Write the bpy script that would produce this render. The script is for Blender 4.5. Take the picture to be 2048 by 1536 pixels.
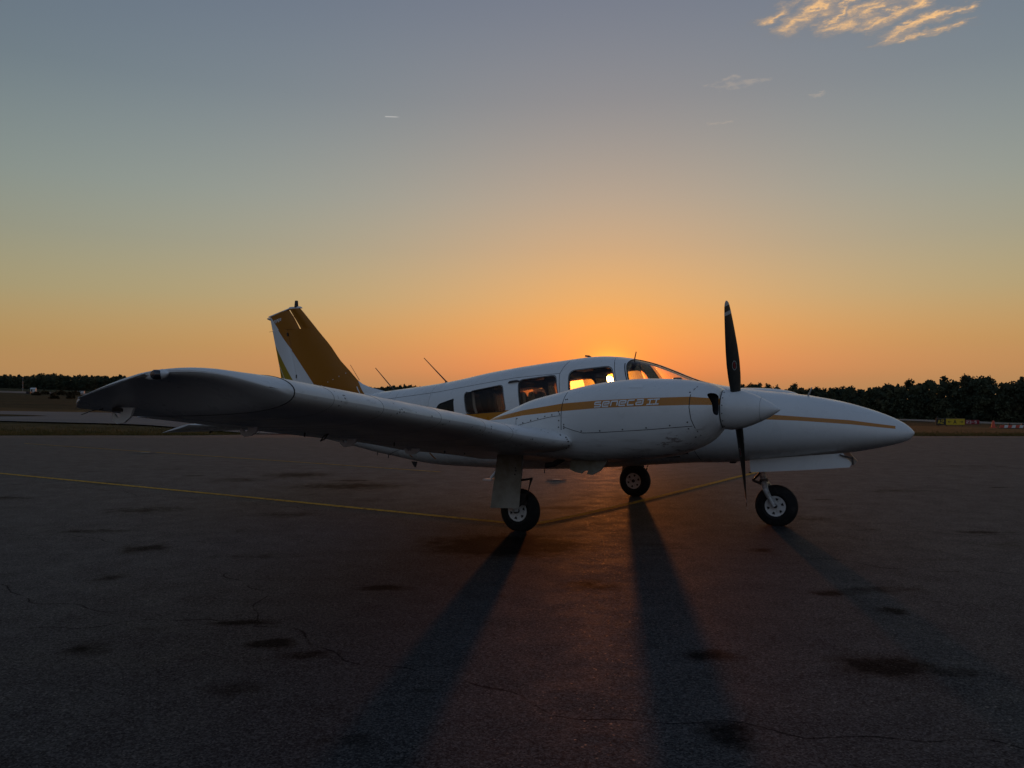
import bpy, bmesh, math, random
import numpy as np
from mathutils import Vector, Matrix
from mathutils.bvhtree import BVHTree

for o in list(bpy.data.objects):
    bpy.data.objects.remove(o)
scene = bpy.context.scene
COL = scene.collection
R = math.radians

# ------------------------------------------------------------------ camera
cam = bpy.data.cameras.new('camera')
camera = bpy.data.objects.new('camera', cam)
COL.objects.link(camera)
camera.location = (0, 0, 1.38)
camera.rotation_euler = (R(90) + math.atan(23 / 1600), 0, 0)
cam.sensor_width = 36
cam.lens = 36 * 1600 / 2048
cam.clip_start = 0.05
cam.clip_end = 6000
scene.camera = camera

# ------------------------------------------------------------------ sky, sun, exposure
SUN_AZ, SUN_EL = R(6.91), R(1.06)
scene.view_settings.view_transform = 'Standard'
scene.view_settings.look = 'None'
scene.view_settings.gamma = 1
scene.view_settings.use_curve_mapping = False
scene.view_settings.exposure = 1.55

world = bpy.data.worlds.new('World')
scene.world = world
world.use_nodes = True


class NT:
    """small helper for writing node graphs"""
    def __init__(s, tree):
        s.t = tree; s.n = tree.nodes; s.l = tree.links

    def new(s, kind, **kw):
        nd = s.n.new(kind)
        for k, v in kw.items():
            setattr(nd, k, v)
        return nd

    def put(s, sock, v):
        if v is None:
            return
        if isinstance(v, bpy.types.NodeSocket):
            s.l.new(v, sock)
        else:
            if isinstance(v, (tuple, list)) and len(v) == 3 and sock.type == 'RGBA':
                v = (*v, 1)
            sock.default_value = v

    def m(s, op, a, b=None, c=None, clamp=False):
        nd = s.new('ShaderNodeMath', operation=op, use_clamp=clamp)
        s.put(nd.inputs[0], a); s.put(nd.inputs[1], b); s.put(nd.inputs[2], c)
        return nd.outputs[0]

    def v(s, op, a, b=None, scale=None):
        nd = s.new('ShaderNodeVectorMath', operation=op)
        s.put(nd.inputs[0], a); s.put(nd.inputs[1], b)
        if scale is not None:
            s.put(nd.inputs['Scale'], scale)
        return nd.outputs['Value'] if op in ('DOT_PRODUCT', 'LENGTH', 'DISTANCE') else nd.outputs[0]

    def sep(s, vec):
        nd = s.new('ShaderNodeSeparateXYZ'); s.put(nd.inputs[0], vec)
        return nd.outputs

    def comb(s, x, y, z):
        nd = s.new('ShaderNodeCombineXYZ')
        s.put(nd.inputs[0], x); s.put(nd.inputs[1], y); s.put(nd.inputs[2], z)
        return nd.outputs[0]

    def mix(s, f, a, b, blend='MIX'):
        nd = s.new('ShaderNodeMix', data_type='RGBA', blend_type=blend)
        nd.clamp_factor = True
        s.put(nd.inputs[0], f); s.put(nd.inputs[6], a); s.put(nd.inputs[7], b)
        return nd.outputs[2]

    def ramp(s, v, lo, hi, a=0.0, b=1.0, smooth=True):
        nd = s.new('ShaderNodeMapRange', interpolation_type='SMOOTHSTEP' if smooth else 'LINEAR')
        nd.clamp = True
        s.put(nd.inputs[0], v); s.put(nd.inputs[1], lo); s.put(nd.inputs[2], hi)
        s.put(nd.inputs[3], a); s.put(nd.inputs[4], b)
        return nd.outputs[0]

    def noise(s, vec, scale, detail=4, rough=.55, dist=0, col=False):
        nd = s.new('ShaderNodeTexNoise')
        s.put(nd.inputs['Vector'], vec)
        nd.inputs['Scale'].default_value = scale
        nd.inputs['Detail'].default_value = detail
        nd.inputs['Roughness'].default_value = rough
        nd.inputs['Distortion'].default_value = dist
        return nd.outputs['Color' if col else 'Fac']

    def curve(s, v, pts, x0, x1, y0, y1):
        """piecewise linear function of v through pts"""
        t = s.m('DIVIDE', s.m('SUBTRACT', v, x0), x1 - x0, clamp=True)
        nd = s.new('ShaderNodeFloatCurve')
        cv = nd.mapping.curves[0]
        q = sorted(((px - x0) / (x1 - x0), (py - y0) / (y1 - y0)) for px, py in pts)
        cv.points[0].location = q[0]; cv.points[1].location = q[-1]
        for p in q[1:-1]:
            cv.points.new(*p)
        for p in cv.points:
            p.handle_type = 'VECTOR'
        nd.mapping.update()
        s.put(nd.inputs['Value'], t)
        return s.m('MULTIPLY_ADD', nd.outputs[0], y1 - y0, y0)


def build_world():
    w = NT(world.node_tree)
    bg = w.n['Background']
    sky = w.new('ShaderNodeTexSky', sky_type='NISHITA')
    sky.sun_disc = False
    sky.sun_elevation = SUN_EL
    sky.sun_rotation = SUN_AZ
    sky.altitude = 0
    sky.air_density = 2.0
    sky.dust_density = 3.0
    sky.ozone_density = 2.6
    d = w.new('ShaderNodeTexCoord').outputs['Generated']
    d = w.v('NORMALIZE', d)
    x, y, z = w.sep(d)
    sund = (math.sin(SUN_AZ) * math.cos(SUN_EL), math.cos(SUN_AZ) * math.cos(SUN_EL), math.sin(SUN_EL))
    cs = w.v('DOT_PRODUCT', d, sund)
    ang = w.m('ARCCOSINE', w.m('MINIMUM', cs, 0.9999999))
    # the single-scattering model is too red near the sun and too dark low down: its red is
    # compressed and the multiply scattered light of a hazy evening is added by elevation
    r_, g_, b_ = w.sep(sky.outputs[0])
    r_ = w.m('DIVIDE', r_, w.m('MULTIPLY_ADD', r_, .263, 1.0))
    base = w.comb(r_, g_, b_)
    rp = w.new('ShaderNodeValToRGB')
    pts = [(0.0, .47, .245, .078), (.032, .43, .25, .075), (.057, .34, .235, .08), (.118, .19, .19, .115), (.179, .11, .13, .115),
           (.237, .07, .10, .11), (.346, .018, .03, .055), (.443, .006, .003, .03), (1.0, .0, .0, .02)]
    el = rp.color_ramp.elements
    while len(el) < len(pts):
        el.new(.5)
    for e_, q in zip(el, pts):
        e_.position = q[0]; e_.color = (q[1], q[2], q[3], 1)
    w.put(rp.inputs[0], w.m('MAXIMUM', z, 0.0))
    toward = w.ramp(ang, 0.6, 1.9, 2.30, .25)
    col = w.v('ADD', base, w.v('SCALE', rp.outputs[0], scale=toward))
    lum = w.v('DOT_PRODUCT', col, (.30, .50, .20))
    col = w.v('ADD', w.v('MULTIPLY', col, (.86, .825, .84)), w.v('SCALE', (.135, .135, .135), scale=lum))
    near = w.m('EXPONENT', w.m('MULTIPLY', ang, -7.0))
    col = w.v('MULTIPLY', col, w.mix(near, (.985, 1.0, .98), (1.0, .72, .38)))
    # the side of the sky away from the sun is a clear dusky blue
    away = w.ramp(ang, .9, 2.2)
    col = w.v('ADD', col, w.v('SCALE', (.13, .18, .31), scale=w.m('MULTIPLY', away, w.ramp(z, -.02, .12))))
    # aureole and the sun's own disc
    aur = w.m('EXPONENT', w.m('MULTIPLY', ang, -22.0))
    col = w.v('ADD', col, w.v('SCALE', (.9, .34, .0), scale=aur))
    aur2 = w.m('EXPONENT', w.m('MULTIPLY', ang, -110.0))
    col = w.v('ADD', col, w.v('SCALE', (30.0, 12.0, 0.8), scale=aur2))
    disc = w.ramp(ang, R(.26), R(.36), 1.0, 0.0)
    col = w.v('ADD', col, w.v('SCALE', (120.0, 80.0, 30.0), scale=disc))
    # high clouds on a flat layer overhead, lit orange from below
    zi = w.m('DIVIDE', 1.0, w.m('MAXIMUM', z, 0.04))
    cx, cy = w.m('MULTIPLY', x, zi), w.m('MULTIPLY', y, zi)
    P = w.comb(cx, cy, 0.0)
    clear = col
    wn = w.v('SUBTRACT', w.noise(P, 10.0, 5, .66, col=True), (.5, .5, .5))
    Q = w.v('ADD', P, w.v('SCALE', wn, scale=.17))
    qx, qy, _ = w.sep(Q)
    sx = w.m('MULTIPLY_ADD', qy, .50, qx)
    nz = w.noise(w.comb(w.m('MULTIPLY', sx, 26.0), w.m('MULTIPLY', qy, 9.0), 1.7), 1.0, 5, .62)

    def streaks(L):
        """billowy filaments between pairs of points of the cloud layer"""
        tot = None
        for ax, ay, bx, by, wd in L:
            ba = (bx - ax, by - ay, 0)
            l2 = ba[0] ** 2 + ba[1] ** 2
            pa = w.v('SUBTRACT', Q, (ax, ay, 0))
            h = w.m('MULTIPLY', w.v('DOT_PRODUCT', pa, ba), 1 / l2, clamp=True)
            dd = w.v('DISTANCE', pa, w.v('SCALE', ba, scale=h))
            k = w.m('MULTIPLY_ADD', dd, -1 / wd, 1.0)
            tot = k if tot is None else w.m('MAXIMUM', tot, k)
        return tot
    k1 = streaks([(.696, 2.111, .711, 2.024, .020), (.762, 2.16, .80, 2.014, .032), (.843, 2.14, .862, 1.996, .018), (.881, 2.175, .958, 2.04, .028), (.96, 2.145, 1.036, 2.029, .030),
                  (1.05, 2.224, 1.113, 2.067, .028), (1.106, 2.078, 1.173, 2.035, .018), (1.095, 2.23, 1.212, 2.122, .018), (.883, 2.075, .969, 1.984, .022), (.80, 2.0, .86, 1.80, .04), (1.0, 1.98, 1.1, 1.80, .05)])
    k2 = streaks([(.64, 2.571, .70, 2.502, .014), (.675, 2.584, .80, 2.514, .016), (.997, 2.64, 1.021, 2.596, .012), (.739, 2.933, .80, 2.89, .012)])
    d1 = w.m('ADD', k1, w.m('MULTIPLY_ADD', nz, 2.4, -1.2))
    c1 = w.m('MULTIPLY', w.ramp(d1, -.95, 1.35), .88)
    halo = w.ramp(w.m('ADD', w.m('MULTIPLY', k1, .22), nz), .02, .75, 0, .34)
    c2 = w.m('MULTIPLY', w.ramp(w.m('ADD', k2, w.m('MULTIPLY_ADD', nz, 2.0, -1.0)), -1.0, 1.2), .30)
    col = w.mix(halo, col, (.52, .50, .50))
    col = w.mix(c2, col, (1.25, 1.0, .78))
    col = w.mix(c1, col, w.mix(w.ramp(d1, .0, 1.3), (1.15, .82, .56), (2.35, 1.36, .56)))
    bg2 = w.new('ShaderNodeBackground')
    w.put(bg2.inputs[0], col)
    bg2.inputs[1].default_value = 0.15
    inside = w.m('MULTIPLY', w.m('MULTIPLY', w.m('GREATER_THAN', cx, .5), w.m('LESS_THAN', cx, 1.5)),
                 w.m('MULTIPLY', w.m('GREATER_THAN', cy, 1.6), w.m('LESS_THAN', cy, 3.1)))
    col = clear
    # short contrail high on the left
    iy = w.m('DIVIDE', 1.0, w.m('MAXIMUM', y, .05))
    u, v = w.m('MULTIPLY', x, iy), w.m('MULTIPLY', z, iy)
    dv = w.m('ABSOLUTE', w.m('SUBTRACT', v, w.m('MULTIPLY_ADD', u, -.035, .3448)))
    ct = w.m('MULTIPLY', w.ramp(dv, 0.0, .0011, 1.0, 0.0),
             w.m('MULTIPLY', w.ramp(u, -.1605, -.158), w.ramp(u, -.1475, -.140, 1.0, 0.0)))
    ct = w.m('MULTIPLY', ct, w.ramp(y, .05, .2))
    col = w.mix(w.m('MULTIPLY', ct, .40), col, (1.9, 1.8, 1.7))
    w.put(bg.inputs[0], col)
    bg.inputs[1].default_value = 0.15
    mx = w.new('ShaderNodeMixShader')
    w.put(mx.inputs[0], inside)
    w.l.new(bg.outputs[0], mx.inputs[1]); w.l.new(bg2.outputs[0], mx.inputs[2])
    w.l.new(mx.outputs[0], w.n['World Output'].inputs[0])


build_world()
world.cycles.sampling_method = 'MANUAL'
world.cycles.sample_map_resolution = 256

sun_data = bpy.data.lights.new('sun', 'SUN')
sun_data.energy = 0.34
sun_data.angle = R(1.1)
sun_data.color = (1.0, 0.28, 0.06)
sun = bpy.data.objects.new('sun', sun_data)
COL.objects.link(sun)
sdir = Vector((math.sin(SUN_AZ) * math.cos(SUN_EL), math.cos(SUN_AZ) * math.cos(SUN_EL), math.sin(SUN_EL)))
sun.rotation_euler = sdir.to_track_quat('Z', 'Y').to_euler()

cy = scene.cycles
cy.max_bounces = 6; cy.diffuse_bounces = 3; cy.glossy_bounces = 3; cy.transmission_bounces = 4; cy.transparent_max_bounces = 12
cy.caustics_reflective = False; cy.caustics_refractive = False
cy.sample_clamp_indirect = 6

# ------------------------------------------------------------------ helpers
rng = np.random.default_rng(7)
random.seed(7)


def mesh_obj(name, verts, faces, mat=None, parent=None, smooth=True, sharp=35, fix=True):
    me = bpy.data.meshes.new(name)
    me.from_pydata([tuple(map(float, v)) for v in verts], [], [tuple(int(i) for i in f) for f in faces])
    if fix:
        b = bmesh.new(); b.from_mesh(me)
        bmesh.ops.recalc_face_normals(b, faces=b.faces)
        b.to_mesh(me); b.free()
    return link(name, me, mat, parent, smooth, sharp)


def link(name, me, mat=None, parent=None, smooth=True, sharp=35):
    o = bpy.data.objects.new(name, me)
    COL.objects.link(o)
    if mat:
        for mm in (mat if isinstance(mat, (list, tuple)) else [mat]):
            me.materials.append(mm)
    if parent:
        o.parent = parent
    if smooth:
        me.polygons.foreach_set('use_smooth', [True] * len(me.polygons))
        if sharp:
            me.set_sharp_from_angle(angle=R(sharp))
    return o


def empty(name, loc=(0, 0, 0), parent=None, rot=(0, 0, 0)):
    o = bpy.data.objects.new(name, None)
    o.empty_display_size = .2
    COL.objects.link(o)
    o.location = loc; o.rotation_euler = rot
    if parent:
        o.parent = parent
    return o


def tag(o, label=None, cat=None, group=None, kind=None):
    if label: o['label'] = label
    if cat: o['category'] = cat
    if group: o['group'] = group
    if kind: o['kind'] = kind
    return o


def loft(rings, cap0=True, cap1=True):
    n = len(rings[0])
    V = [tuple(p) for r in rings for p in r]
    F = []
    for i in range(len(rings) - 1):
        for j in range(n):
            k = (j + 1) % n
            F.append((i * n + j, i * n + k, (i + 1) * n + k, (i + 1) * n + j))
    if cap0:
        F.append(tuple(range(n))[::-1])
    if cap1:
        b = (len(rings) - 1) * n
        F.append(tuple(range(b, b + n)))
    return V, F


def join(*parts):
    V, F = [], []
    for v, f in parts:
        b = len(V)
        V += list(v); F += [tuple(i + b for i in q) for q in f]
    return V, F


def box(cx, cy, cz, sx, sy, sz):
    V = [(cx + a * sx / 2, cy + b * sy / 2, cz + c * sz / 2) for a in (-1, 1) for b in (-1, 1) for c in (-1, 1)]
    F = [(0, 1, 3, 2), (4, 6, 7, 5), (0, 4, 5, 1), (2, 3, 7, 6), (0, 2, 6, 4), (1, 5, 7, 3)]
    return V, F


def tube(pts, rad, n=10):
    pts = [Vector(p) for p in pts]
    if not isinstance(rad, (list, tuple)):
        rad = [rad] * len(pts)
    rings = []
    for i, p in enumerate(pts):
        a = pts[max(i - 1, 0)]; b = pts[min(i + 1, len(pts) - 1)]
        d = (b - a).normalized()
        up = Vector((0, 0, 1)) if abs(d.z) < .9 else Vector((1, 0, 0))
        s = d.cross(up).normalized(); t = s.cross(d)
        rings.append([tuple(p + (s * math.cos(q) + t * math.sin(q)) * rad[i])
                      for q in np.linspace(0, 2 * math.pi, n, endpoint=False)])
    return loft(rings)


def lathe(profile, n, origin, axis, caps=True):
    """profile: (along axis, radius)"""
    ax = Vector(axis).normalized()
    up = Vector((0, 0, 1)) if abs(ax.z) < .9 else Vector((1, 0, 0))
    s = ax.cross(up).normalized(); t = s.cross(ax)
    o = Vector(origin)
    rings = [[tuple(o + ax * float(a) + (s * math.cos(q) + t * math.sin(q)) * float(r))
              for q in np.linspace(0, 2 * math.pi, n, endpoint=False)] for a, r in profile]
    return loft(rings, caps, caps)


def prism(poly, axis, lo, hi):
    """polygon in the two other axes, extruded along axis index"""
    def mk(p, h):
        q = [0, 0, 0]; k = [i for i in range(3) if i != axis]
        q[k[0]], q[k[1]] = p; q[axis] = h
        return tuple(q)
    return loft([[mk(p, lo) for p in poly], [mk(p, hi) for p in poly]])


def round_poly(pts, r, n=5):
    out = []
    L = len(pts)
    for i in range(L):
        p0, p, p1 = (Vector(pts[(i + k) % L]) for k in (-1, 0, 1))
        rr = r[i] if isinstance(r, (list, tuple)) else r
        a = (p0 - p); b = (p1 - p)
        rr = min(rr, a.length * .48, b.length * .48)
        a = p + a.normalized() * rr; b = p + b.normalized() * rr
        for t in np.linspace(0, 1, n):
            out.append(tuple((1 - t) ** 2 * a + 2 * t * (1 - t) * p + t * t * b))
    return out


def pchip(xs, ys, q):
    xs = np.array(xs, float); ys = np.array(ys, float)
    o = np.argsort(xs); xs = xs[o]; ys = ys[o]
    h = np.diff(xs); dl = np.diff(ys) / h
    d = np.zeros_like(ys)
    for i in range(1, len(xs) - 1):
        if dl[i - 1] * dl[i] > 0:
            w1 = 2 * h[i] + h[i - 1]; w2 = h[i] + 2 * h[i - 1]
            d[i] = (w1 + w2) / (w1 / dl[i - 1] + w2 / dl[i])
    d[0] = dl[0]; d[-1] = dl[-1]
    q = np.clip(np.atleast_1d(q).astype(float), xs[0], xs[-1])
    k = np.clip(np.searchsorted(xs, q) - 1, 0, len(h) - 1)
    t = (q - xs[k]) / h[k]
    return ((2 * t ** 3 - 3 * t ** 2 + 1) * ys[k] + (t ** 3 - 2 * t ** 2 + t) * h[k] * d[k]
            + (-2 * t ** 3 + 3 * t ** 2) * ys[k + 1] + (t ** 3 - t ** 2) * h[k] * d[k + 1])


def boolean(o, cutter, op='DIFFERENCE'):
    md = o.modifiers.new('b', 'BOOLEAN')
    md.operation = op; md.object = cutter; md.solver = 'EXACT'
    try:
        md.material_mode = 'TRANSFER'
    except Exception:
        pass
    bpy.context.view_layer.update()
    dg = bpy.context.evaluated_depsgraph_get()
    me = bpy.data.meshes.new_from_object(o.evaluated_get(dg))
    o.modifiers.clear()
    old = o.data
    o.data = me
    bpy.data.meshes.remove(old)


def drop(*objs):
    for o in objs:
        me = o.data
        bpy.data.objects.remove(o)
        bpy.data.meshes.remove(me)


def bvh_of(o):
    b = bmesh.new(); b.from_mesh(o.data)
    t = BVHTree.FromBMesh(b); b.free()
    return t


# ------------------------------------------------------------------ materials
def material(name, col=(.5, .5, .5), rough=.5, metal=0, spec=.5, coat=0, fn=None):
    mt = bpy.data.materials.new(name)
    mt.use_nodes = True
    t = NT(mt.node_tree)
    p = t.n['Principled BSDF']
    p.inputs['Base Color'].default_value = (*col, 1)
    p.inputs['Roughness'].default_value = rough
    p.inputs['Metallic'].default_value = metal
    p.inputs['Specular IOR Level'].default_value = spec
    p.inputs['Coat Weight'].default_value = coat
    p.inputs['Coat Roughness'].default_value = .12
    if fn:
        fn(t, p)
    return mt


def ocoord(t):
    return t.new('ShaderNodeTexCoord').outputs['Object']


def wear(t, P, col, amount=.12):
    """large soft grime and fine speckle on paint"""
    n = t.noise(P, 2.2, 6, .6)
    g = t.ramp(n, .45, .75, 0, amount)
    c = t.mix(g, col, (.30, .27, .22))
    st = t.noise(t.v('MULTIPLY', P, (1.2, 9, 9)), 3.0, 5, .6)
    c = t.mix(t.ramp(st, .58, .8, 0, amount * 1.2), c, (.22, .19, .16))
    return c


WHITE = (.76, .76, .74)
GOLD = (.52, .185, .002)
GOLD_FIN_SHADED = (.36, .125, .001)  # same gold paint, darkened: the fin's dimmer light is put into its colour
YELLOW = (.36, .24, .01)


def paint_rough(t, p, P, base=.30):
    # slight oil-canning of the thin skin
    bp = t.new('ShaderNodeBump'); bp.inputs['Strength'].default_value = .35; bp.inputs['Distance'].default_value = .006
    t.put(bp.inputs['Height'], t.noise(P, 4.2, 2, .5))
    t.put(p.inputs['Normal'], bp.outputs[0])
    t.put(p.inputs['Roughness'], t.ramp(t.noise(P, 5, 4), .3, .7, base - .06, base + .12))


def band(t, v, lo, hi, soft=.0012):
    a = t.ramp(v, t.m('SUBTRACT', lo, soft), t.m('ADD', lo, soft), 0, 1, False)
    b = t.ramp(v, t.m('SUBTRACT', hi, soft), t.m('ADD', hi, soft), 1, 0, False)
    return t.m('MULTIPLY', a, b)


def f_plain(t, p):
    P = ocoord(t)
    t.put(p.inputs['Base Color'], wear(t, P, t.mix(0, WHITE, WHITE)))
    paint_rough(t, p, P)


def f_fuselage(t, p):
    P = ocoord(t)
    x, y, z = t.sep(P)
    top = t.curve(x, [(-5.3, 1.10), (-3.4, 1.06), (-2.2, 1.09), (-1.3, 1.152), (-.82, 1.196), (.5, 1.235), (1.5, 1.215), (2.25, 1.18), (2.98, 1.132), (3.38, 1.078), (3.6, 1.05)], -5.3, 3.6, 0, 2)
    bot = t.curve(x, [(-5.3, 1.00), (-3.4, .96), (-2.2, .99), (-1.3, 1.04), (-.82, 1.075), (.5, 1.14), (1.5, 1.155), (2.12, 1.132), (2.51, 1.122), (2.98, 1.092), (3.37, 1.052), (3.6, 1.03)], -5.3, 3.6, 0, 2)
    m = t.m('MULTIPLY', band(t, z, bot, top), t.ramp(x, 3.371, 3.374, 1, 0, False))
    # remains of the gold registration low on the side, slanted strokes
    u = t.m('MULTIPLY_ADD', z, .62, x)
    for c0, w_, z0, z1 in ((-2.022, .034, .56, .665), (-1.60, .03, .56, .64)):
        k = t.m('MULTIPLY', band(t, u, c0 - w_ / 2, c0 + w_ / 2), band(t, z, z0, z1))
        m = t.m('MAXIMUM', m, k)
    c = t.mix(m, WHITE, GOLD)
    t.put(p.inputs['Base Color'], wear(t, P, c, .10))
    paint_rough(t, p, P, .26)


def f_nacelle(t, p):
    P = ocoord(t)
    x, y, z = t.sep(P)
    top = t.curve(x, [(-.5, 1.0), (-.2, 1.105), (.1, 1.165), (.345, 1.213), (.77, 1.275), (1.154, 1.306), (1.6, 1.327), (1.95, 1.339), (2.1, 1.328), (2.3, 1.32)], -.5, 2.3, 0, 2)
    bot = t.curve(x, [(-.5, 1.0), (-.2, 1.100), (.1, 1.122), (.345, 1.161), (.77, 1.205), (1.154, 1.238), (1.6, 1.258), (1.95, 1.269), (2.1, 1.27), (2.3, 1.27)], -.5, 2.3, 0, 2)
    c = t.mix(band(t, z, bot, top), WHITE, GOLD)
    c = wear(t, P, c, .14)
    # oil and exhaust grime low on the cowl, streaked aft
    S = t.v('MULTIPLY', P, (3.0, 6.0, 22.0))
    n = t.noise(S, 1.0, 6, .65)
    low = t.ramp(z, .78, 1.08, 1, 0)
    c = t.mix(t.m('MULTIPLY', t.ramp(n, .46, .70), t.m('MULTIPLY', low, .55)), c, (.10, .062, .04))
    # chipped patches behind the nose bowl
    q = t.noise(t.v('MULTIPLY', t.v('ADD', P, (.13, 0, .21)), (5, 5, 16)), 1.0, 7, .7)
    zone = t.m('MULTIPLY', band(t, x, 1.62, 2.03, .08), band(t, t.m('MULTIPLY_ADD', x, -.28, z), .33, .52, .03))
    c = t.mix(t.m('MULTIPLY', t.ramp(q, .52, .58, 0, .7), zone), c, (.13, .065, .04))
    t.put(p.inputs['Base Color'], c)
    paint_rough(t, p, P, .30)


def half(t, x, z, a, b, soft=.003):
    """1 on the left of the line a->b in the x z plane"""
    dx, dz = b[0] - a[0], b[1] - a[1]
    L = math.hypot(dx, dz); dx /= L; dz /= L
    v = t.m('SUBTRACT', t.m('MULTIPLY', t.m('SUBTRACT', z, a[1]), dx), t.m('MULTIPLY', t.m('SUBTRACT', x, a[0]), dz))
    return t.ramp(v, -soft, soft, 0, 1, False)


def f_fin(t, p):
    P = ocoord(t)
    x, y, z = t.sep(P)
    gold = half(t, x, z, (-4.345, 1.527), (-5.269, 2.561))       # white below this line
    gold = t.m('SUBTRACT', 1.0, gold)
    yel = half(t, x, z, (-4.751, 1.575), (-5.187, 2.136))
    pin = t.m('MULTIPLY', half(t, x, z, (-4.947, 1.614), (-5.064, 1.798)), t.m('SUBTRACT', 1.0, half(t, x, z, (-4.959, 1.614), (-5.076, 1.798))))
    front = t.m('SUBTRACT', 1.0, half(t, x, z, (-3.36, 1.373), (-3.517, 1.558)))
    pin2 = t.m('MULTIPLY', half(t, x, z, (-3.437, 1.38), (-3.515, 1.494)), t.m('SUBTRACT', 1.0, half(t, x, z, (-3.455, 1.38), (-3.533, 1.494))))
    pin2 = t.m('MULTIPLY', pin2, t.ramp(z, 1.50, 1.51, 1, 0, False))
    c = t.mix(gold, WHITE, GOLD_FIN_SHADED)
    c = t.mix(yel, c, YELLOW)
    c = t.mix(t.m('MAXIMUM', pin, pin2), c, WHITE)
    c = t.mix(front, c, WHITE)
    t.put(p.inputs['Base Color'], wear(t, P, c, .05))
    paint_rough(t, p, P, .40)


def f_wing(t, p):
    P = ocoord(t)
    x, y, z = t.sep(P)
    c = wear(t, P, t.mix(0, WHITE, WHITE), .16)
    ay = t.m('ABSOLUTE', y)
    # stone chips along the leading edge, thickest at the rib lines
    vor = t.new('ShaderNodeTexVoronoi'); vor.inputs['Scale'].default_value = 30
    t.put(vor.inputs['Vector'], P)
    dot = t.ramp(vor.outputs['Distance'], .17, .27, 1, 0)
    cl = t.noise(P, 9, 3, .6)
    rib = t.m('PINGPONG', t.m('ADD', ay, .07), .31)
    ribm = t.ramp(rib, 0, .07, 1, 0)
    le = t.ramp(x, .36, .44)
    mk = t.m('MULTIPLY', t.m('MULTIPLY', dot, le), t.ramp(t.m('MULTIPLY_ADD', ribm, .16, cl), .56, .62))
    c = t.mix(t.m('MULTIPLY', mk, .85), c, (.05, .05, .05))
    # greyish worn primer streaks on the nose skin
    st = t.noise(t.v('MULTIPLY', P, (3, 8, 30)), 1.0, 5, .6)
    c = t.mix(t.m('MULTIPLY', t.ramp(st, .55, .72, 0, .35), le), c, (.28, .26, .23))
    # grime in lines on the underside
    gs = t.noise(t.v('MULTIPLY', P, (1.1, 14, 3)), 1.0, 5, .6)
    c = t.mix(t.m('MULTIPLY', t.ramp(gs, .48, .75, 0, .5), t.ramp(x, .3, -.2, 0, 1)), c, (.16, .12, .09))
    t.put(p.inputs['Base Color'], c)
    paint_rough(t, p, P, .36)


M = {}
M['white'] = material('white_paint', coat=.2, fn=f_plain)
M['fuselage'] = material('fuselage_paint', coat=.25, fn=f_fuselage)
M['nacelle'] = material('nacelle_paint', coat=.08, fn=f_nacelle)
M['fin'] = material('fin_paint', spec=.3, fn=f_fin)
M['wing'] = material('wing_paint', coat=.1, fn=f_wing)


def f_dirty(t, p):
    P = ocoord(t)
    n = t.noise(P, 5, 5, .65)
    z = t.sep(P)[2]
    g = t.m('ADD', t.ramp(n, .3, .7, 0, .5), t.ramp(z, .30, .75, 0, .5))
    t.put(p.inputs['Base Color'], t.mix(g, (.46, .45, .40), (.17, .14, .085)))


M['dirty'] = material('oily_door_paint', rough=.6, fn=f_dirty)
M['lettering'] = material('letter_white', (.80, .80, .78), .4)
M['black'] = material('black_paint', (.012, .012, .013), .45)
M['seam'] = material('panel_gap', (.03, .026, .024), .8)
M['lap'] = material('skin_lap', (.30, .29, .27), .6)
M['screw'] = material('fastener_steel', (.08, .075, .07), .45, .6)


def f_rubber(t, p):
    P = ocoord(t)
    t.put(p.inputs['Base Color'], t.mix(t.ramp(t.noise(P, 14, 5), .45, .8), (.012, .012, .012), (.035, .032, .03)))


M['rubber'] = material('tyre_rubber', (.015, .015, .015), .8, spec=.3, fn=f_rubber)


def f_metal(t, p):
    P = ocoord(t)
    n = t.noise(P, 22, 5, .65)
    t.put(p.inputs['Base Color'], t.mix(t.ramp(n, .45, .75), (.48, .48, .47), (.14, .11, .09)))


M['gear'] = material('gear_metal', rough=.42, metal=.25, fn=f_metal)


def f_rim(t, p):
    P = ocoord(t)
    t.put(p.inputs['Base Color'], t.mix(t.ramp(t.noise(P, 26, 5, .65), .5, .8, 0, .7), (.70, .70, .68), (.22, .17, .13)))


M['rim'] = material('rim_paint', rough=.45, fn=f_rim)
M['dark_steel'] = material('dark_steel', (.07, .06, .055), .5, .4)


def f_blade(t, p):
    P = ocoord(t)
    n = t.noise(t.v('MULTIPLY', P, (20, 20, 3)), 1.0, 4, .6)
    t.put(p.inputs['Base Color'], t.mix(t.ramp(n, .4, .8), (.020, .021, .019), (.05, .047, .04)))


M['blade'] = material('blade_black', rough=.5, fn=f_blade)
M['blade_white'] = material('blade_tip_white', (.55, .55, .53), .5)
M['red'] = material('emblem_red', (.30, .03, .03), .5)
M['lining'] = material('cabin_lining', (.045, .038, .034), .9)
M['seat'] = material('seat_cloth', (.07, .05, .04), .9)
M['belt'] = material('belt_webbing', (.5, .42, .34), .8)


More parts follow.
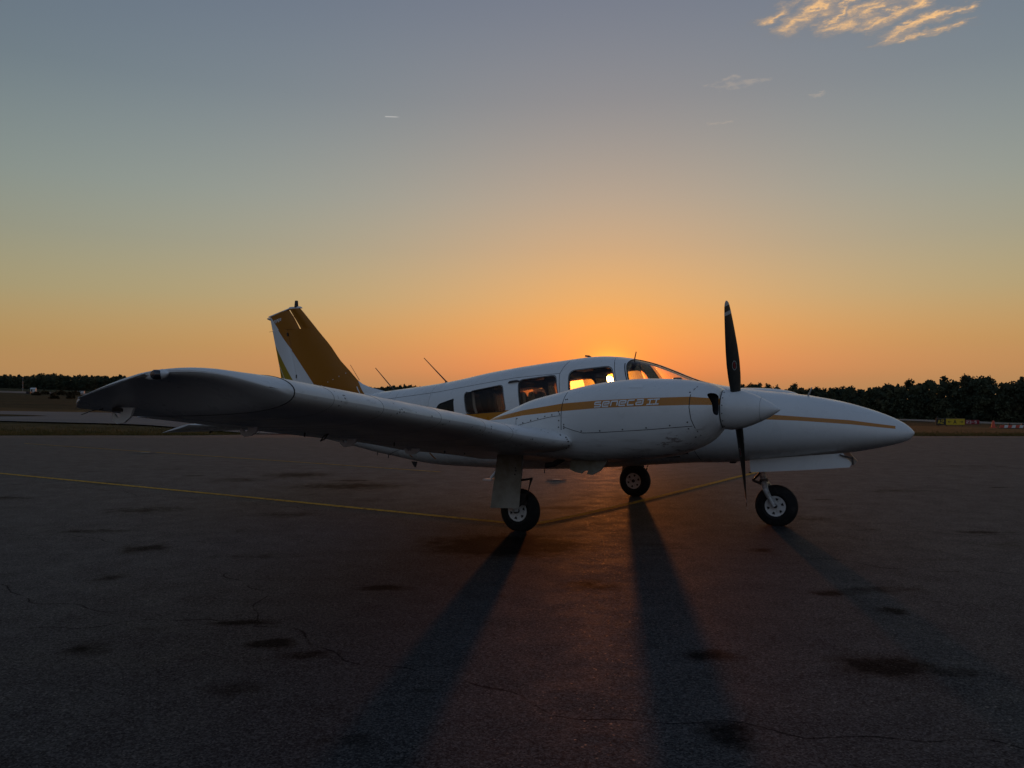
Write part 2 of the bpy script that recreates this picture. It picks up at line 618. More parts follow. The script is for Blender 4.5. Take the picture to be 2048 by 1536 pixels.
def make_glass(name, lo, hi, tint, fwd):
    mt = bpy.data.materials.new(name)
    mt.use_nodes = True
    t = NT(mt.node_tree)
    for nd in list(t.n):
        t.n.remove(nd)
    out = t.new('ShaderNodeOutputMaterial')
    P = ocoord(t)
    tr = t.new('ShaderNodeBsdfTransparent'); tr.inputs[0].default_value = (*tint, 1)
    gl = t.new('ShaderNodeBsdfGlossy'); gl.inputs['Roughness'].default_value = .05
    tl = t.new('ShaderNodeBsdfTranslucent'); tl.inputs[0].default_value = (.95, .84, .70, 1)
    ge = t.new('ShaderNodeNewGeometry')
    fac = t.m('ABSOLUTE', t.v('DOT_PRODUCT', ge.outputs['Normal'], ge.outputs['Incoming']))
    fr = t.m('MULTIPLY_ADD', t.m('POWER', t.m('SUBTRACT', 1.0, fac), 5.0), .6, .03)
    n = t.noise(P, 30, 6, .65)
    sc = t.noise(t.v('MULTIPLY', P, (40, 40, 3)), 1.0, 4, .6)
    hz = t.m('MULTIPLY_ADD', t.ramp(n, .4, .8), (hi - lo) * .5, t.ramp(sc, .5, .8, lo, (lo + hi) * .5))
    m1 = t.new('ShaderNodeMixShader'); t.put(m1.inputs[0], hz)
    t.l.new(tr.outputs[0], m1.inputs[1]); t.l.new(tl.outputs[0], m1.inputs[2])
    rf = t.new('ShaderNodeBsdfRefraction'); rf.inputs['IOR'].default_value = 1.12; rf.inputs['Roughness'].default_value = .45; rf.inputs['Color'].default_value = (1, .80, .60, 1)
    m3 = t.new('ShaderNodeMixShader'); m3.inputs[0].default_value = fwd
    t.l.new(m1.outputs[0], m3.inputs[1]); t.l.new(rf.outputs[0], m3.inputs[2])
    m2 = t.new('ShaderNodeMixShader'); t.put(m2.inputs[0], fr)
    t.l.new(m3.outputs[0], m2.inputs[1]); t.l.new(gl.outputs[0], m2.inputs[2])
    t.l.new(m2.outputs[0], out.inputs[0])
    return mt


M['glass'] = make_glass('clear_acrylic', .02, .08, (.92, .90, .86), .010)
M['glass_old'] = make_glass('crazed_acrylic', .10, .38, (.97, .90, .82), .022)
M['lens'] = material('lamp_lens', (.02, .02, .025), .12, coat=1)

# ------------------------------------------------------------------ terrain
def terrain(x, y):
    """the airfield falls away to the right behind the apron edge and rises to the left"""
    x = np.asarray(x, float); y = np.asarray(y, float)
    yy = np.clip(y, 28.0, 700.0)
    xx = np.clip(x, -420, 420)
    f = 1 - 28.0 / yy
    r = -.0097 * (yy - 28) - .0348 * xx * f
    bump = .10 * np.sin(x * .13 + 1.3) * np.sin(y * .11) + .05 * np.sin(x * .41) * np.cos(y * .33)
    return r + bump * np.clip((y - 30) / 40, 0, 1)


def f_ground(t, p):
    P = ocoord(t)
    x, y, z = t.sep(P)
    S = t.v('MULTIPLY', P, (.035, .12, 0))
    a = t.noise(S, 1.0, 5, .6)
    b = t.noise(P, .55, 6, .65)
    g = t.mix(t.ramp(b, .35, .7), (.014, .019, .006), (.032, .034, .010))
    d = t.mix(t.ramp(b, .35, .7), (.11, .066, .021), (.19, .112, .041))
    # mown dry strips beside the pavements, greener further out
    dry = t.m('MAXIMUM', t.ramp(y, 44, 36), band(t, y, 53.5, 62, 3.0))
    right = t.m('MULTIPLY', t.ramp(x, 2, 14), t.ramp(y, 75, 55, 0, 1))
    dry = t.m('MAXIMUM', t.m('MULTIPLY', dry, .9), right)
    k = t.m('ADD', t.m('MULTIPLY', dry, .75), t.m('MULTIPLY', t.ramp(a, .50, .68), .16), clamp=True)
    c = t.mix(k, g, d)
    f = t.noise(P, 7.0, 4, .7)
    c = t.mix(t.ramp(f, .35, .75, 0, .5), c, (.02, .02, .008))
    t.put(p.inputs['Base Color'], c)
    bp = t.new('ShaderNodeBump'); bp.inputs['Strength'].default_value = .8; bp.inputs['Distance'].default_value = .12
    t.put(bp.inputs['Height'], f)
    t.put(p.inputs['Normal'], bp.outputs[0])


M['ground'] = material('airfield_grass', rough=.95, spec=.1, fn=f_ground)


def grid_sheet(name, xs, ys, dz, mat, clipfn=None):
    X, Y = np.meshgrid(xs, ys)
    Z = terrain(X, Y) + dz
    V = np.stack([X, Y, Z], -1).reshape(-1, 3)
    n = len(xs)
    F = [(j * n + i, j * n + i + 1, (j + 1) * n + i + 1, (j + 1) * n + i)
         for j in range(len(ys) - 1) for i in range(n - 1)]
    return mesh_obj(name, V, F, mat, fix=False, sharp=None)


def geo(a, b, n, p=2.0):
    t = np.linspace(-1, 1, n)
    return (a + b) / 2 + (b - a) / 2 * np.sign(t) * np.abs(t) ** p


gx = np.unique(np.concatenate([geo(-2500, 2500, 90, 2.6), np.linspace(-80, 80, 81)]))
gy = np.unique(np.concatenate([[-1500, -500, -150, -60], np.linspace(-20, 27.9, 8), np.linspace(28, 120, 70), np.geomspace(121, 3000, 50)]))
ground = grid_sheet('ground', gx, gy, -.03, M['ground'])
tag(ground, kind='structure')

STAINS = [(-3.72, 13.91, .52, .44, .7), (-2.47, 12.22, .80, .40, .7), (-3.31, 7.24, .20, .19, .7), (-1.35, 4.47, .10, .07, 1), (-.93, 5.76, .16, .07, .9),
          (-2.3, 4.38, .11, .10, .7), (-1.3, 3.78, .12, .08, .6), (-.06, 7.41, .55, .42, 1), (.57, 5.82, .19, .17, .6), (1.90, 4.09, .22, .14, .8),
          (2.13, 4.0, .20, .07, .6), (1.05, 4.26, .16, .09, .7), (.88, 3.28, .09, .11, .8), (2.44, 5.14, .09, .08, .8), (2.22, 5.6, .17, .07, .7), (-.95, 3.08, .03, .03, .8),
          (-1.65, 4.88, .18, .05, .8), (-1.07, 4.28, .13, .05, .8), (-3.05, 6.09, .11, .14, .6), (-4.44, 13.09, .41, .31, .6), (-4.42, 9.66, .42, .28, .6),
          (-2.6, 9.3, .35, .2, .55), (3.3, 9.0, .30, .25, .5), (4.6, 7.4, .35, .16, .5), (5.6, 11.6, .6, .2, .5), (-6.4, 12.6, .5, .25, .5), (-.2, 11.0, .5, .2, .4),
          (2.9, 3.9, .16, .05, .7), (-2.0, 3.0, .2, .15, .4), (6.4, 17.2, .9, .3, .5), (3.5, 19.0, 1.2, .35, .5), (8.9, 15.6, .8, .3, .45)]


def f_apron(t, p):
    P = ocoord(t)
    x, y, z = t.sep(P)
    big = t.noise(P, .35, 5, .6)
    mid = t.noise(P, 3.2, 6, .65)
    streak = t.noise(t.v('MULTIPLY', P, (.25, 1.6, 1)), 1.0, 5, .6)
    c = t.mix(t.ramp(big, .3, .7), (.011, .013, .0165), (.020, .0225, .0255))
    c = t.mix(t.ramp(mid, .42, .75, 0, .6), c, (.009, .009, .010))
    c = t.mix(t.ramp(streak, .52, .72, 0, .5), c, (.009, .009, .010))
    agg = t.new('ShaderNodeTexVoronoi'); agg.inputs['Scale'].default_value = 130
    t.put(agg.inputs['Vector'], P)
    rnd = t.sep(agg.outputs['Color'])[0]
    c = t.mix(t.ramp(rnd, .55, 1.0, 0, .65), c, (.060, .057, .055))
    c = t.mix(t.ramp(rnd, .45, .0, 0, .5), c, (.005, .005, .0055))
    # spilt oil and fuel marks, and long wandering cracks, laid out on the sheet's own points
    at = t.new('ShaderNodeAttribute', attribute_name='stain').outputs['Fac']
    ac = t.new('ShaderNodeAttribute', attribute_name='crack').outputs['Fac']
    f2 = t.noise(P, 6.0, 4, .65)
    tot = t.ramp(t.m('ADD', at, t.m('MULTIPLY_ADD', f2, .9, -.45)), .24, .74)
    c = t.mix(t.m('MULTIPLY', tot, .78), c, (.003, .003, .0028))
    wob = t.m('ADD', ac, t.m('MULTIPLY_ADD', f2, .06, -.03))
    ck = t.m('MULTIPLY', t.ramp(t.m('ABSOLUTE', wob), .003, .011, 1, 0), t.ramp(mid, .36, .50))
    c = t.mix(t.m('MULTIPLY', ck, .50), c, (.005, .005, .005))
    t.put(p.inputs['Base Color'], c)
    rg = t.ramp(mid, .3, .7, .68, .80)
    rg = t.m('ADD', rg, t.m('MULTIPLY', t.ramp(rnd, .988, .994), -.25))
    sp = t.m('MULTIPLY', t.m('SUBTRACT', 1.0, t.m('MULTIPLY', t.m('MAXIMUM', tot, ck),   .92)), .35)
    sp = t.m('MULTIPLY', sp, t.m('MULTIPLY', t.ramp(rnd, 0, 1, .25, 1.75, False), t.ramp(t.noise(P, 45, 3, .7), .3, .7, .55, 1.45)))
    t.put(p.inputs['Specular IOR Level'], sp)
    t.put(p.inputs['Roughness'], rg)
    fine = t.noise(P, 120, 3, .7)
    hgt = t.m('ADD', t.m('MULTIPLY', agg.outputs['Distance'], .6), t.m('MULTIPLY', fine, .6))
    bp = t.new('ShaderNodeBump'); bp.inputs['Strength'].default_value = .05; bp.inputs['Distance'].default_value = .004
    t.put(bp.inputs['Height'], hgt)
    t.put(p.inputs['Normal'], bp.outputs[0])


M['apron'] = material('apron_asphalt', rough=.8, spec=.22, fn=f_apron)
edge = [(-70, 28.6), (-40, 28.2), (-20, 27.6), (-11, 27.7), (-8.6, 28.6), (8, 28.3), (14, 27.3), (30, 26.6), (70, 26.4)]
srng = np.random.default_rng(21)
for k in range(46):
    yy_ = 2.6 + 17 * srng.uniform() ** 1.3
    xx_ = (srng.uniform() - .5) * yy_ * 1.35
    r_ = srng.uniform(.03, .14) * (1 + yy_ * .06)
    STAINS.append((xx_, yy_, r_ * srng.uniform(1.0, 2.4), r_ * srng.uniform(.5, .9), srng.uniform(.35, .75)))
CRACKS = [((.2, 7.7), (7.0, 5.0)), ((-.3, 3.85), (2.2, 2.9)), ((-3.1, 4.62), (-1.5, 4.95)), ((-14, 16.5), (6, 13.8)), ((-2.3, 6.2), (-.6, 3.9)), ((-9, 13.2), (-2, 9.6)),
          ((1.4, 12.6), (14, 10.6)), ((-16, 22), (20, 19.5)), ((-5.5, 6.3), (-2.5, 5.2)), ((-12, 8.9), (-1.5, 7.4)), ((2.5, 8.3), (13, 7.2)), ((-20, 18.6), (24, 16.8)), ((-4.5, 3.2), (-.5, 2.55))]
xs = np.unique(np.round(np.concatenate([np.linspace(-90, 90, 181), np.arange(-8, 10, .07)]), 3))
ye = np.interp(xs, [e[0] for e in edge], [e[1] for e in edge]) + .05 * np.sin(xs * 2.1) + .04 * np.sin(xs * 5.3)
ts = np.concatenate([[-40, -10, 0], np.arange(2.0, 19, .07), np.arange(19.2, 26.2, .3)])
nX, nY = len(xs), len(ts) + 2
XX = np.repeat(xs[None, :], nY, 0)
YY = np.concatenate([np.repeat(ts[:, None], nX, 1), ye[None, :], ye[None, :] + .03])
ZZ = np.zeros_like(XX); ZZ[-1] = -.06
V = np.stack([XX, YY, ZZ], -1).reshape(-1, 3)
I = np.arange(nX * nY).reshape(nY, nX)
F = np.stack([I[:-1, :-1], I[:-1, 1:], I[1:, 1:], I[1:, :-1]], -1).reshape(-1, 4)
me = bpy.data.meshes.new('apron')
me.vertices.add(len(V)); me.vertices.foreach_set('co', V.ravel())
me.loops.add(F.size); me.loops.foreach_set('vertex_index', F.ravel().astype(np.int32))
me.polygons.add(len(F)); me.polygons.foreach_set('loop_start', np.arange(0, F.size, 4, dtype=np.int32))
me.update(calc_edges=True)
st = np.zeros(len(V))
for sx, sy, rx, ry, k in STAINS:
    q = np.hypot((V[:, 0] - sx) / (rx * 1.35), (V[:, 1] - sy) / (ry * 1.35))
    st = np.maximum(st, k * np.clip(1.25 - .75 * q, 0, 1))
ck = np.full(len(V), 9.0)
for (ax, ay), (bx, by) in CRACKS:
    L = math.hypot(bx - ax, by - ay); ux, uy = (bx - ax) / L, (by - ay) / L
    al = (V[:, 0] - ax) * ux + (V[:, 1] - ay) * uy
    wob = .12 * np.sin(al * 2.3 + ax) + .06 * np.sin(al * 5.9 + ay) + .03 * np.sin(al * 13)
    pe = -(V[:, 0] - ax) * uy + (V[:, 1] - ay) * ux + wob
    pe = np.where((al < 0) | (al > L), 9, pe)
    ck = np.where(np.abs(pe) < np.abs(ck), pe, ck)
for nm, arr in (('stain', st), ('crack', ck)):
    a_ = me.attributes.new(nm, 'FLOAT', 'POINT'); a_.data.foreach_set('value', arr.astype(np.float32))
apron = link('apron', me, M['apron'], None, smooth=False)
tag(apron, kind='structure')


def f_taxi(t, p):
    P = ocoord(t)
    n = t.noise(t.v('MULTIPLY', P, (.15, .6, 1)), 1.0, 5, .6)
    t.put(p.inputs['Base Color'], t.mix(t.ramp(n, .35, .7), (.034, .038, .047), (.066, .070, .079)))


M['taxi'] = material('taxiway_asphalt', rough=.7, fn=f_taxi)


def strip(name, pts_near, pts_far, dz, mat, nx=120, ny=10):
    """a pavement sheet draped on the terrain between two edges given as (x, y) polylines"""
    xs = np.linspace(pts_near[0][0], pts_near[-1][0], nx)
    y0 = pchip([p[0] for p in pts_near], [p[1] for p in pts_near], xs)
    y1 = pchip([p[0] for p in pts_far], [p[1] for p in pts_far], xs)
    V, F = [], []
    for j in range(ny):
        t = j / (ny - 1)
        yy = y0 * (1 - t) + y1 * t
        zz = terrain(xs, yy) + dz
        V += list(zip(xs, yy, zz))
    for j in range(ny - 1):
        for i in range(nx - 1):
            a = j * nx + i
            F.append((a, a + 1, a + nx + 1, a + nx))
    o = mesh_obj(name, V, F, mat, fix=False, sharp=None)
    return tag(o, kind='structure')


strip('taxiway', [(-160, 44), (-60, 40), (-28, 38.5), (-18, 36.5), (-12, 31.5), (-8.5, 28.3), (-4, 28.2)],
      [(-160, 66), (-60, 57), (-28, 53), (-18, 51), (-12, 48), (-8.5, 46), (-4, 43)], .03, M['taxi'])
strip('grass_island', [(-70, 43.5), (-40, 42.4), (-29, 43.2), (-26, 44.6)], [(-70, 48.5), (-40, 47.5), (-29, 46.4), (-26, 44.8)], .05, M['ground'], 40, 5)
strip('runway', [(-500, 250), (-200, 205), (0, 170), (60, 122), (110, 105), (300, 70)],
      [(-500, 330), (-200, 262), (0, 225), (60, 205), (110, 190), (300, 150)], .03, M['taxi'])

# painted taxi lines on the apron
def f_line(t, p):
    P = ocoord(t)
    n = t.noise(P, 16, 6, .7)
    c = t.mix(t.ramp(n, .40, .66), (.56, .34, .035), (.17, .10, .028))
    t.put(p.inputs['Base Color'], c)


M['line'] = material('worn_yellow_paint', rough=.9, spec=.15, fn=f_line)


def paint_line(pts, w, name='guide_line'):
    pts = [Vector((*p, 0)) for p in pts]
    V, F = [], []
    for i, p in enumerate(pts):
        d = (pts[min(i + 1, len(pts) - 1)] - pts[max(i - 1, 0)]).normalized()
        s = Vector((-d.y, d.x, 0)) * w / 2
        V += [(*(p + s)[:2], .004), (*(p - s)[:2], .004)]
        if i:
            k = 2 * i
            F.append((k - 2, k - 1, k + 1, k))
    return mesh_obj(name, V, F, M['line'], apron, smooth=False, fix=False)


def bez(a, b, c, n=14):
    return [tuple((1 - t) ** 2 * np.array(a) + 2 * t * (1 - t) * np.array(b) + t * t * np.array(c)) for t in np.linspace(0, 1, n)]


paint_line([(-26, 23.8), (-9.06, 14.18), (-3.55, 10.85), (-.6, 9.02)] + bez((-.10, 8.72), (.12, 8.56), (.30, 8.66), 8) + [(.45, 8.84), (.80, 9.28), (1.6, 10.35), (3.88, 13.65), (9, 21)], .10)
paint_line([(-14, 23.0), (-4.89, 16.88), (-1.30, 14.45)], .055)

# ------------------------------------------------------------------ the airplane
# body frame: x forward, y to the left, z up, origin on the ground between the main wheels
plane = empty('twin_engine_airplane', (.889, 9.622, 0))
plane.rotation_mode = 'QUATERNION'
plane.rotation_quaternion = (Matrix.Rotation(-R(29.505), 3, 'Z') @ Matrix.Rotation(-.014, 3, 'X')).to_quaternion()
tag(plane, 'white twin-engine propeller airplane with gold stripes parked on the dark apron', 'airplane')

FX = [3.53, 3.50, 3.42, 3.30, 3.10, 2.85, 2.5, 2.0, 1.6, 1.40, 1.28, 1.08, .87, .65, .48, .26, -.26, -1.09, -1.9, -3.0, -3.6, -4.3, -5.0, -5.2]
FT = [1.022, 1.058, 1.120, 1.180, 1.254, 1.324, 1.387, 1.442, 1.50, 1.545, 1.588, 1.67, 1.748, 1.803, 1.83, 1.842, 1.797, 1.697, 1.562, 1.44, 1.385, 1.30, 1.20, 1.15]
FB = [1.00, .955, .912, .876, .828, .782, .735, .68, .645, .638, .628, .61, .59, .57, .55, .532, .492, .462, .462, .57, .665, .775, .89, .94]
FW = [.02, .065, .14, .215, .30, .37, .44, .51, .56, .585, .60, .61, .62, .62, .62, .62, .62, .60, .52, .35, .26, .165, .08, .05]
FC = [1.01, 1.005, 1.0, 1.0, 1.01, 1.02, 1.04, 1.07, 1.1, 1.11, 1.12, 1.13, 1.14, 1.15, 1.15, 1.15, 1.14, 1.1, 1.05, 1.05, 1.06, 1.07, 1.06, 1.05]
FN = [2, 2, 2, 2.05, 2.1, 2.2, 2.3, 2.5, 2.7, 2.8, 2.9, 3, 3, 3, 3, 3, 3, 2.9, 2.7, 2.4, 2.2, 2, 2, 2]


def fus_rings(xq, off=0.0, n=72):
    T, B, W, C, N = (pchip(FX, a, xq) for a in (FT, FB, FW, FC, FN))
    out = []
    th = np.linspace(0, 2 * math.pi, n, endpoint=False)
    for x, t, b, w, c, e in zip(xq, T, B, W, C, N):
        t, b, w = t - off, b + off, w - off
        cs, sn = np.cos(th), np.sin(th)
        y = w * np.sign(cs) * np.abs(cs) ** (2 / e)
        z = c + np.where(sn > 0, t - c, c - b) * np.sign(sn) * np.abs(sn) ** (2 / e)
        out.append(np.stack([np.full(n, x), y, z], -1))
    return out


def fus_half_width(x, z):
    T, B, W, C, N = (float(pchip(FX, a, x)[0]) for a in (FT, FB, FW, FC, FN))
    h = (T - C) if z > C else (C - B)
    q = min(abs(z - C) / h, .999)
    return W * (1 - q ** N) ** (1 / N)


fx = np.concatenate([[3.53, 3.515, 3.50, 3.475, 3.45], np.arange(3.42, -5.2, -.075), [-5.2]])
V, F = loft(fus_rings(fx))
fuselage = mesh_obj('fuselage', V, F, M['fuselage'])
V, F = loft(fus_rings(np.arange(1.5, -2.31, -.1), .035, 48))
inner = mesh_obj('cut', V, F, M['lining'])
boolean(fuselage, inner)
drop(inner)

# window openings seen from the side, as (x, z)
WIN = [
    round_poly([(-1.865, 1.175), (-1.80, 1.268), (-1.568, 1.335), (-1.525, 1.125), (-1.86, 1.14)], .03),
    round_poly([(-1.405, 1.405), (-.851, 1.497), (-.772, 1.19), (-1.335, 1.147)], .05),
    round_poly([(-.632, 1.550), (-.145, 1.606), (-.055, 1.25), (-.565, 1.205)], .055),
    round_poly([(.022, 1.652), (.525, 1.702), (.660, 1.335), (.075, 1.27)], [.07, .08, .04, .04]),
]
SCREEN = round_poly([(.80, 1.42), (.665, 1.74), (.70, 2.0), (1.6, 2.0), (1.52, 1.515), (1.36, 1.475)], [.04, .05, .01, .01, .02, .02])
glass_outer = mesh_obj('cut', *loft(fus_rings(fx, .008)))
glass_inner = mesh_obj('cut', *loft(fus_rings(fx, .013)))
boolean(glass_outer, glass_inner)
drop(glass_inner)
panes = []
for k, poly in enumerate(WIN):
    for s in (-1, 1):
        V, F = prism(poly, 1, .2 * s, .9 * s)
        c = mesh_obj('cut', V, F, M['lining'])
        boolean(fuselage, c)
        pane = link('window', glass_outer.data.copy(), None, None)
        boolean(pane, c, 'INTERSECT')
        drop(c)
        panes.append((pane, s, k))
for s in (-1, 1):                       # a screen either side of the centre post
    V, F = prism(SCREEN, 1, .022 * s, .9 * s)
    c = mesh_obj('cut', V, F, M['lining'])
    boolean(fuselage, c)
    pane = link('windscreen', glass_outer.data.copy(), None, None)
    boolean(pane, c, 'INTERSECT')
    drop(c)
    panes.append((pane, s, 9))
drop(glass_outer)
fuselage.data.polygons.foreach_set('use_smooth', [True] * len(fuselage.data.polygons))
fuselage.data.set_sharp_from_angle(angle=R(28))
fuselage.parent = plane
fus_bvh = bvh_of(fuselage)
for pane, s, k in panes:
    pane.data.materials.clear(); pane.data.materials.append(M['glass_old'] if k in (0, 1, 2) and s > 0 else M['glass'])
    pane.data.polygons.foreach_set('use_smooth', [True] * len(pane.data.polygons))
    pane.data.set_sharp_from_angle(angle=R(28))
    pane.parent = fuselage


def on_surface(bvh, x, z, side, off=.0015, y0=5.0, yin=None):
    """the point of a body at (x, z), seen from the side"""
    hit, nrm, _, _ = bvh.ray_cast(Vector((x, side * y0, z)), Vector((0, -side, 0)))
    if hit is None:
        return None
    if nrm.y * side < 0:
        nrm = -nrm
    return hit + nrm * off


def seam(name, bvh, pts, side, parent, w=.005, off=.0012, step=.02, mat=None):
    """a thin ribbon that follows a line (x, z) over a body's side"""
    P = []
    for (a, b) in zip(pts[:-1], pts[1:]):
        L = math.hypot(b[0] - a[0], b[1] - a[1])
        for t in np.linspace(0, 1, max(2, int(L / step)))[:-1]:
            P.append((a[0] + (b[0] - a[0]) * t, a[1] + (b[1] - a[1]) * t))
    P.append(pts[-1])
    runs, run = [], []
    for i, p in enumerate(P):
        a = P[max(i - 1, 0)]; b = P[min(i + 1, len(P) - 1)]
        L = math.hypot(b[0] - a[0], b[1] - a[1]) or 1
        nx, nz = -(b[1] - a[1]) / L * w / 2, (b[0] - a[0]) / L * w / 2
        q0 = on_surface(bvh, p[0] + nx, p[1] + nz, side, off)
        q1 = on_surface(bvh, p[0] - nx, p[1] - nz, side, off)
        bad = q0 is None or q1 is None or (q0 - q1).length > w * 6
        if not bad and run and (q0 - run[-1][0]).length > .08:
            runs.append(run); run = []
        if bad:
            runs.append(run); run = []
        else:
            run.append((q0, q1))
    runs.append(run)
    for run in runs:                     # each unbroken stretch is a piece of its own
        if len(run) < 3:
            continue
        V = [q for pr in run for q in pr]
        F = [(2 * i, 2 * i + 1, 2 * i + 3, 2 * i + 2) for i in range(len(run) - 1)]
        mesh_obj(name, V, F, mat or M['seam'], parent, fix=False, sharp=None)


# dark rubber edging round the windows, skin joints, the door
for s in (-1, 1):
    for poly in WIN:
        seam('window_seal', fus_bvh, [((p[0] - cx) * 1.02 + cx, (p[1] - cz) * 1.03 + cz) for cx, cz in [np.mean(poly, 0)] for p in poly + poly[:1]], s, fuselage, .008)
    seam('window_seal', fus_bvh, [(.775, 1.45), (.652, 1.735), (.655, 1.77), (.668, 1.80)], s, fuselage, .010)
    seam('panel_seam', fus_bvh, [(-.06, 1.775), (-.10, 1.62), (-.06, 1.40), (.01, 1.1)], s, fuselage, .005)
    seam('panel_seam', fus_bvh, [(.50, 1.80), (.545, 1.72), (.62, 1.52), (.70, 1.38), (.70, 1.1)], s, fuselage, .005)
    seam('panel_seam', fus_bvh, [(-2.9, 1.315), (-1.9, 1.415), (-.70, 1.583), (-.10, 1.628)], s, fuselage, .004)
    seam('panel_seam', fus_bvh, [(1.40, 1.5), (1.41, 1.2), (1.44, .9), (1.5, .68)], s, fuselage, .006)
    for x_, z0_, z1_ in ((-1.98, .62, 1.50), (-2.62, .62, 1.42), (-3.25, .70, 1.36)):
        seam('panel_seam', fus_bvh, [(x_, z0_), (x_, z1_)], s, fuselage, .0035, mat=M['lap'])
    seam('panel_seam', fus_bvh, [(-2.9, .56), (-2.55, .66), (-2.3, .675)], s, fuselage, .004)
    q = on_surface(fus_bvh, -.69, 1.532, s, .004)
    V, F = tube([(-.77, q.y, 1.522), (-.745, q.y + .012 * s, 1.534), (-.65, q.y + .012 * s, 1.545), (-.62, q.y, 1.541)], [.008, .013, .013, .008], 8)
    mesh_obj('door_handle', V, F, M['dark_steel'], fuselage)

# seats, panel and floor inside the cabin
fl = join(box(-.4, 0, .72, 3.4, .92, .03))
mesh_obj('cabin_floor', *fl, M['lining'], fuselage, smooth=False)
V, F = prism([(1.02, .75), (1.02, 1.36), (1.12, 1.44), (1.40, 1.40), (1.40, .75)], 1, -.50, .50)
mesh_obj('instrument_panel', V, F, M['black'], fuselage, smooth=False)


def make_seat(x, y, parent, flip=1):
    r = empty('seat', (x, y, .735), parent)
    V, F = loft([[(a * flip, b, z) for a, b in round_poly([(-.24, -.21), (.24, -.21), (.24, .21), (-.24, .21)], .06)] for z in (.13, .16, .26, .28)])
    mesh_obj('seat_cushion', V, F, M['seat'], r)
    rings = []
    for z, w, th in ((.24, .20, .06), (.40, .21, .07), (.60, .20, .06), (.68, .15, .05), (.70, .10, .03)):
        lean = -.22 - (z - .24) * .22
        rings.append([((lean + a) * flip, b, z) for a, b in round_poly([(-th, -w), (th, -w), (th, w), (-th, w)], .04)])
    mesh_obj('seat_back', *loft(rings), M['seat'], r)
    V, F = join(tube([((-.16) * flip, -.12, .68), ((-.13) * flip, -.13, .50), ((-.06) * flip, -.12, .3)], .018, 6))
    mesh_obj('seat_belt', V, F, M['belt'], r)
    return r


for x in (.28, -.50, -1.22):
    for y in (-.26, .26):
        make_seat(x, y, fuselage)
for y in (-.27, .27):                      # control yokes
    V, F = join(tube([(1.02, y, 1.22), (.90, y, 1.22)], .012, 8),
                tube([(.90, y - .14, 1.30), (.90, y - .13, 1.23), (.90, y, 1.20), (.90, y + .13, 1.23), (.90, y + .14, 1.30)], .014, 8))
    mesh_obj('control_yoke', V, F, M['black'], fuselage)
V, F = join(tube([(1.18, -.16, 1.43), (1.18, -.16, 1.50)], .012, 8), lathe([(-.045, .02), (-.04, .045), (.04, .045), (.045, .02)], 14, (1.18, -.16, 1.535), (1, 0, 0)))
mesh_obj('compass', V, F, M['black'], fuselage)

# aerials
for name, pts, r in (('whip_antenna', [(-2.035, 0, 1.55), (-2.05, 0, 1.575), (-2.406, 0, 1.888)], [.022, .010, .005]),
                     ('whip_antenna', [(-2.901, 0, 1.435), (-2.92, 0, 1.465), (-3.24, 0, 1.767)], [.020, .009, .005]),
                     ('whip_antenna', [(-3.53, 0, 1.60), (-3.70, 0, 1.82)], [.004, .003]),
                     ('temperature_probe', [(.645, -.1, 1.785), (.668, -.1, 1.885)], [.008, .006]),
                     ('roof_beacon', [(.055, 0, 1.835), (.03, 0, 1.852), (-.02, 0, 1.858)], [.014, .012, .010]),
                     ('nose_probe', [(2.545, -.1, 1.36), (2.59, -.1, 1.462)], [.010, .006]),
                     ('drain_mast', [(-3.14, -.05, .60), (-3.15, -.05, .545)], [.006, .004]),
                     ('drain_mast', [(-2.95, -.05, .58), (-2.955, -.05, .515)], [.007, .005]),
                     ('drain_mast', [(-.51, -.1, .50), (-.51, -.1, .43)], [.006, .005])):
    mesh_obj(name, *tube(pts, r, 8), M['dark_steel'] if 'nose' not in name else M['gear'], plane)
V, F = prism([(-2.50, .485), (-2.60, .485), (-2.545, .41), (-2.525, .405)], 1, -.006, .006)
mesh_obj('blade_antenna', V, F, M['black'], plane, smooth=False)
V, F = join(tube([(-.86, -.50, .53), (-.905, -.53, .50), (-1.0, -.56, .375)], .017, 10), box(-1.02, -.565, .362, .12, .10, .016))
mesh_obj('boarding_step', V, F, M['white'], plane)

# ---- wings
def naca(xc, t=.15, m=.025, p=.42):
    yt = 5 * t * (.2969 * np.sqrt(xc) - .1260 * xc - .3516 * xc ** 2 + .2843 * xc ** 3 - .1036 * xc ** 4)
    yc = np.where(xc < p, m / p ** 2 * (2 * p * xc - xc ** 2), m / (1 - p) ** 2 * ((1 - 2 * p) + 2 * p * xc - xc ** 2))
    return yc, yt


def wing_le(y):
    return float(np.interp(y, [.3, .62, 1.2, 1.5, 2.2, 2.30, 2.38, 2.5, 2.66, 2.85, 3.05, 5.30], [.95, .95, .80, .78, .88, .86, .79, .68, .57, .505, .47, .47]))


def wing_z(y):
    return .937 + .112 * (y - 2.3) + float(np.interp(y, [2.35, 3.2], [0, .052]))


def wing_inc(y):
    return .072 + float(np.interp(y, [2.35, 3.2], [0, .034]))


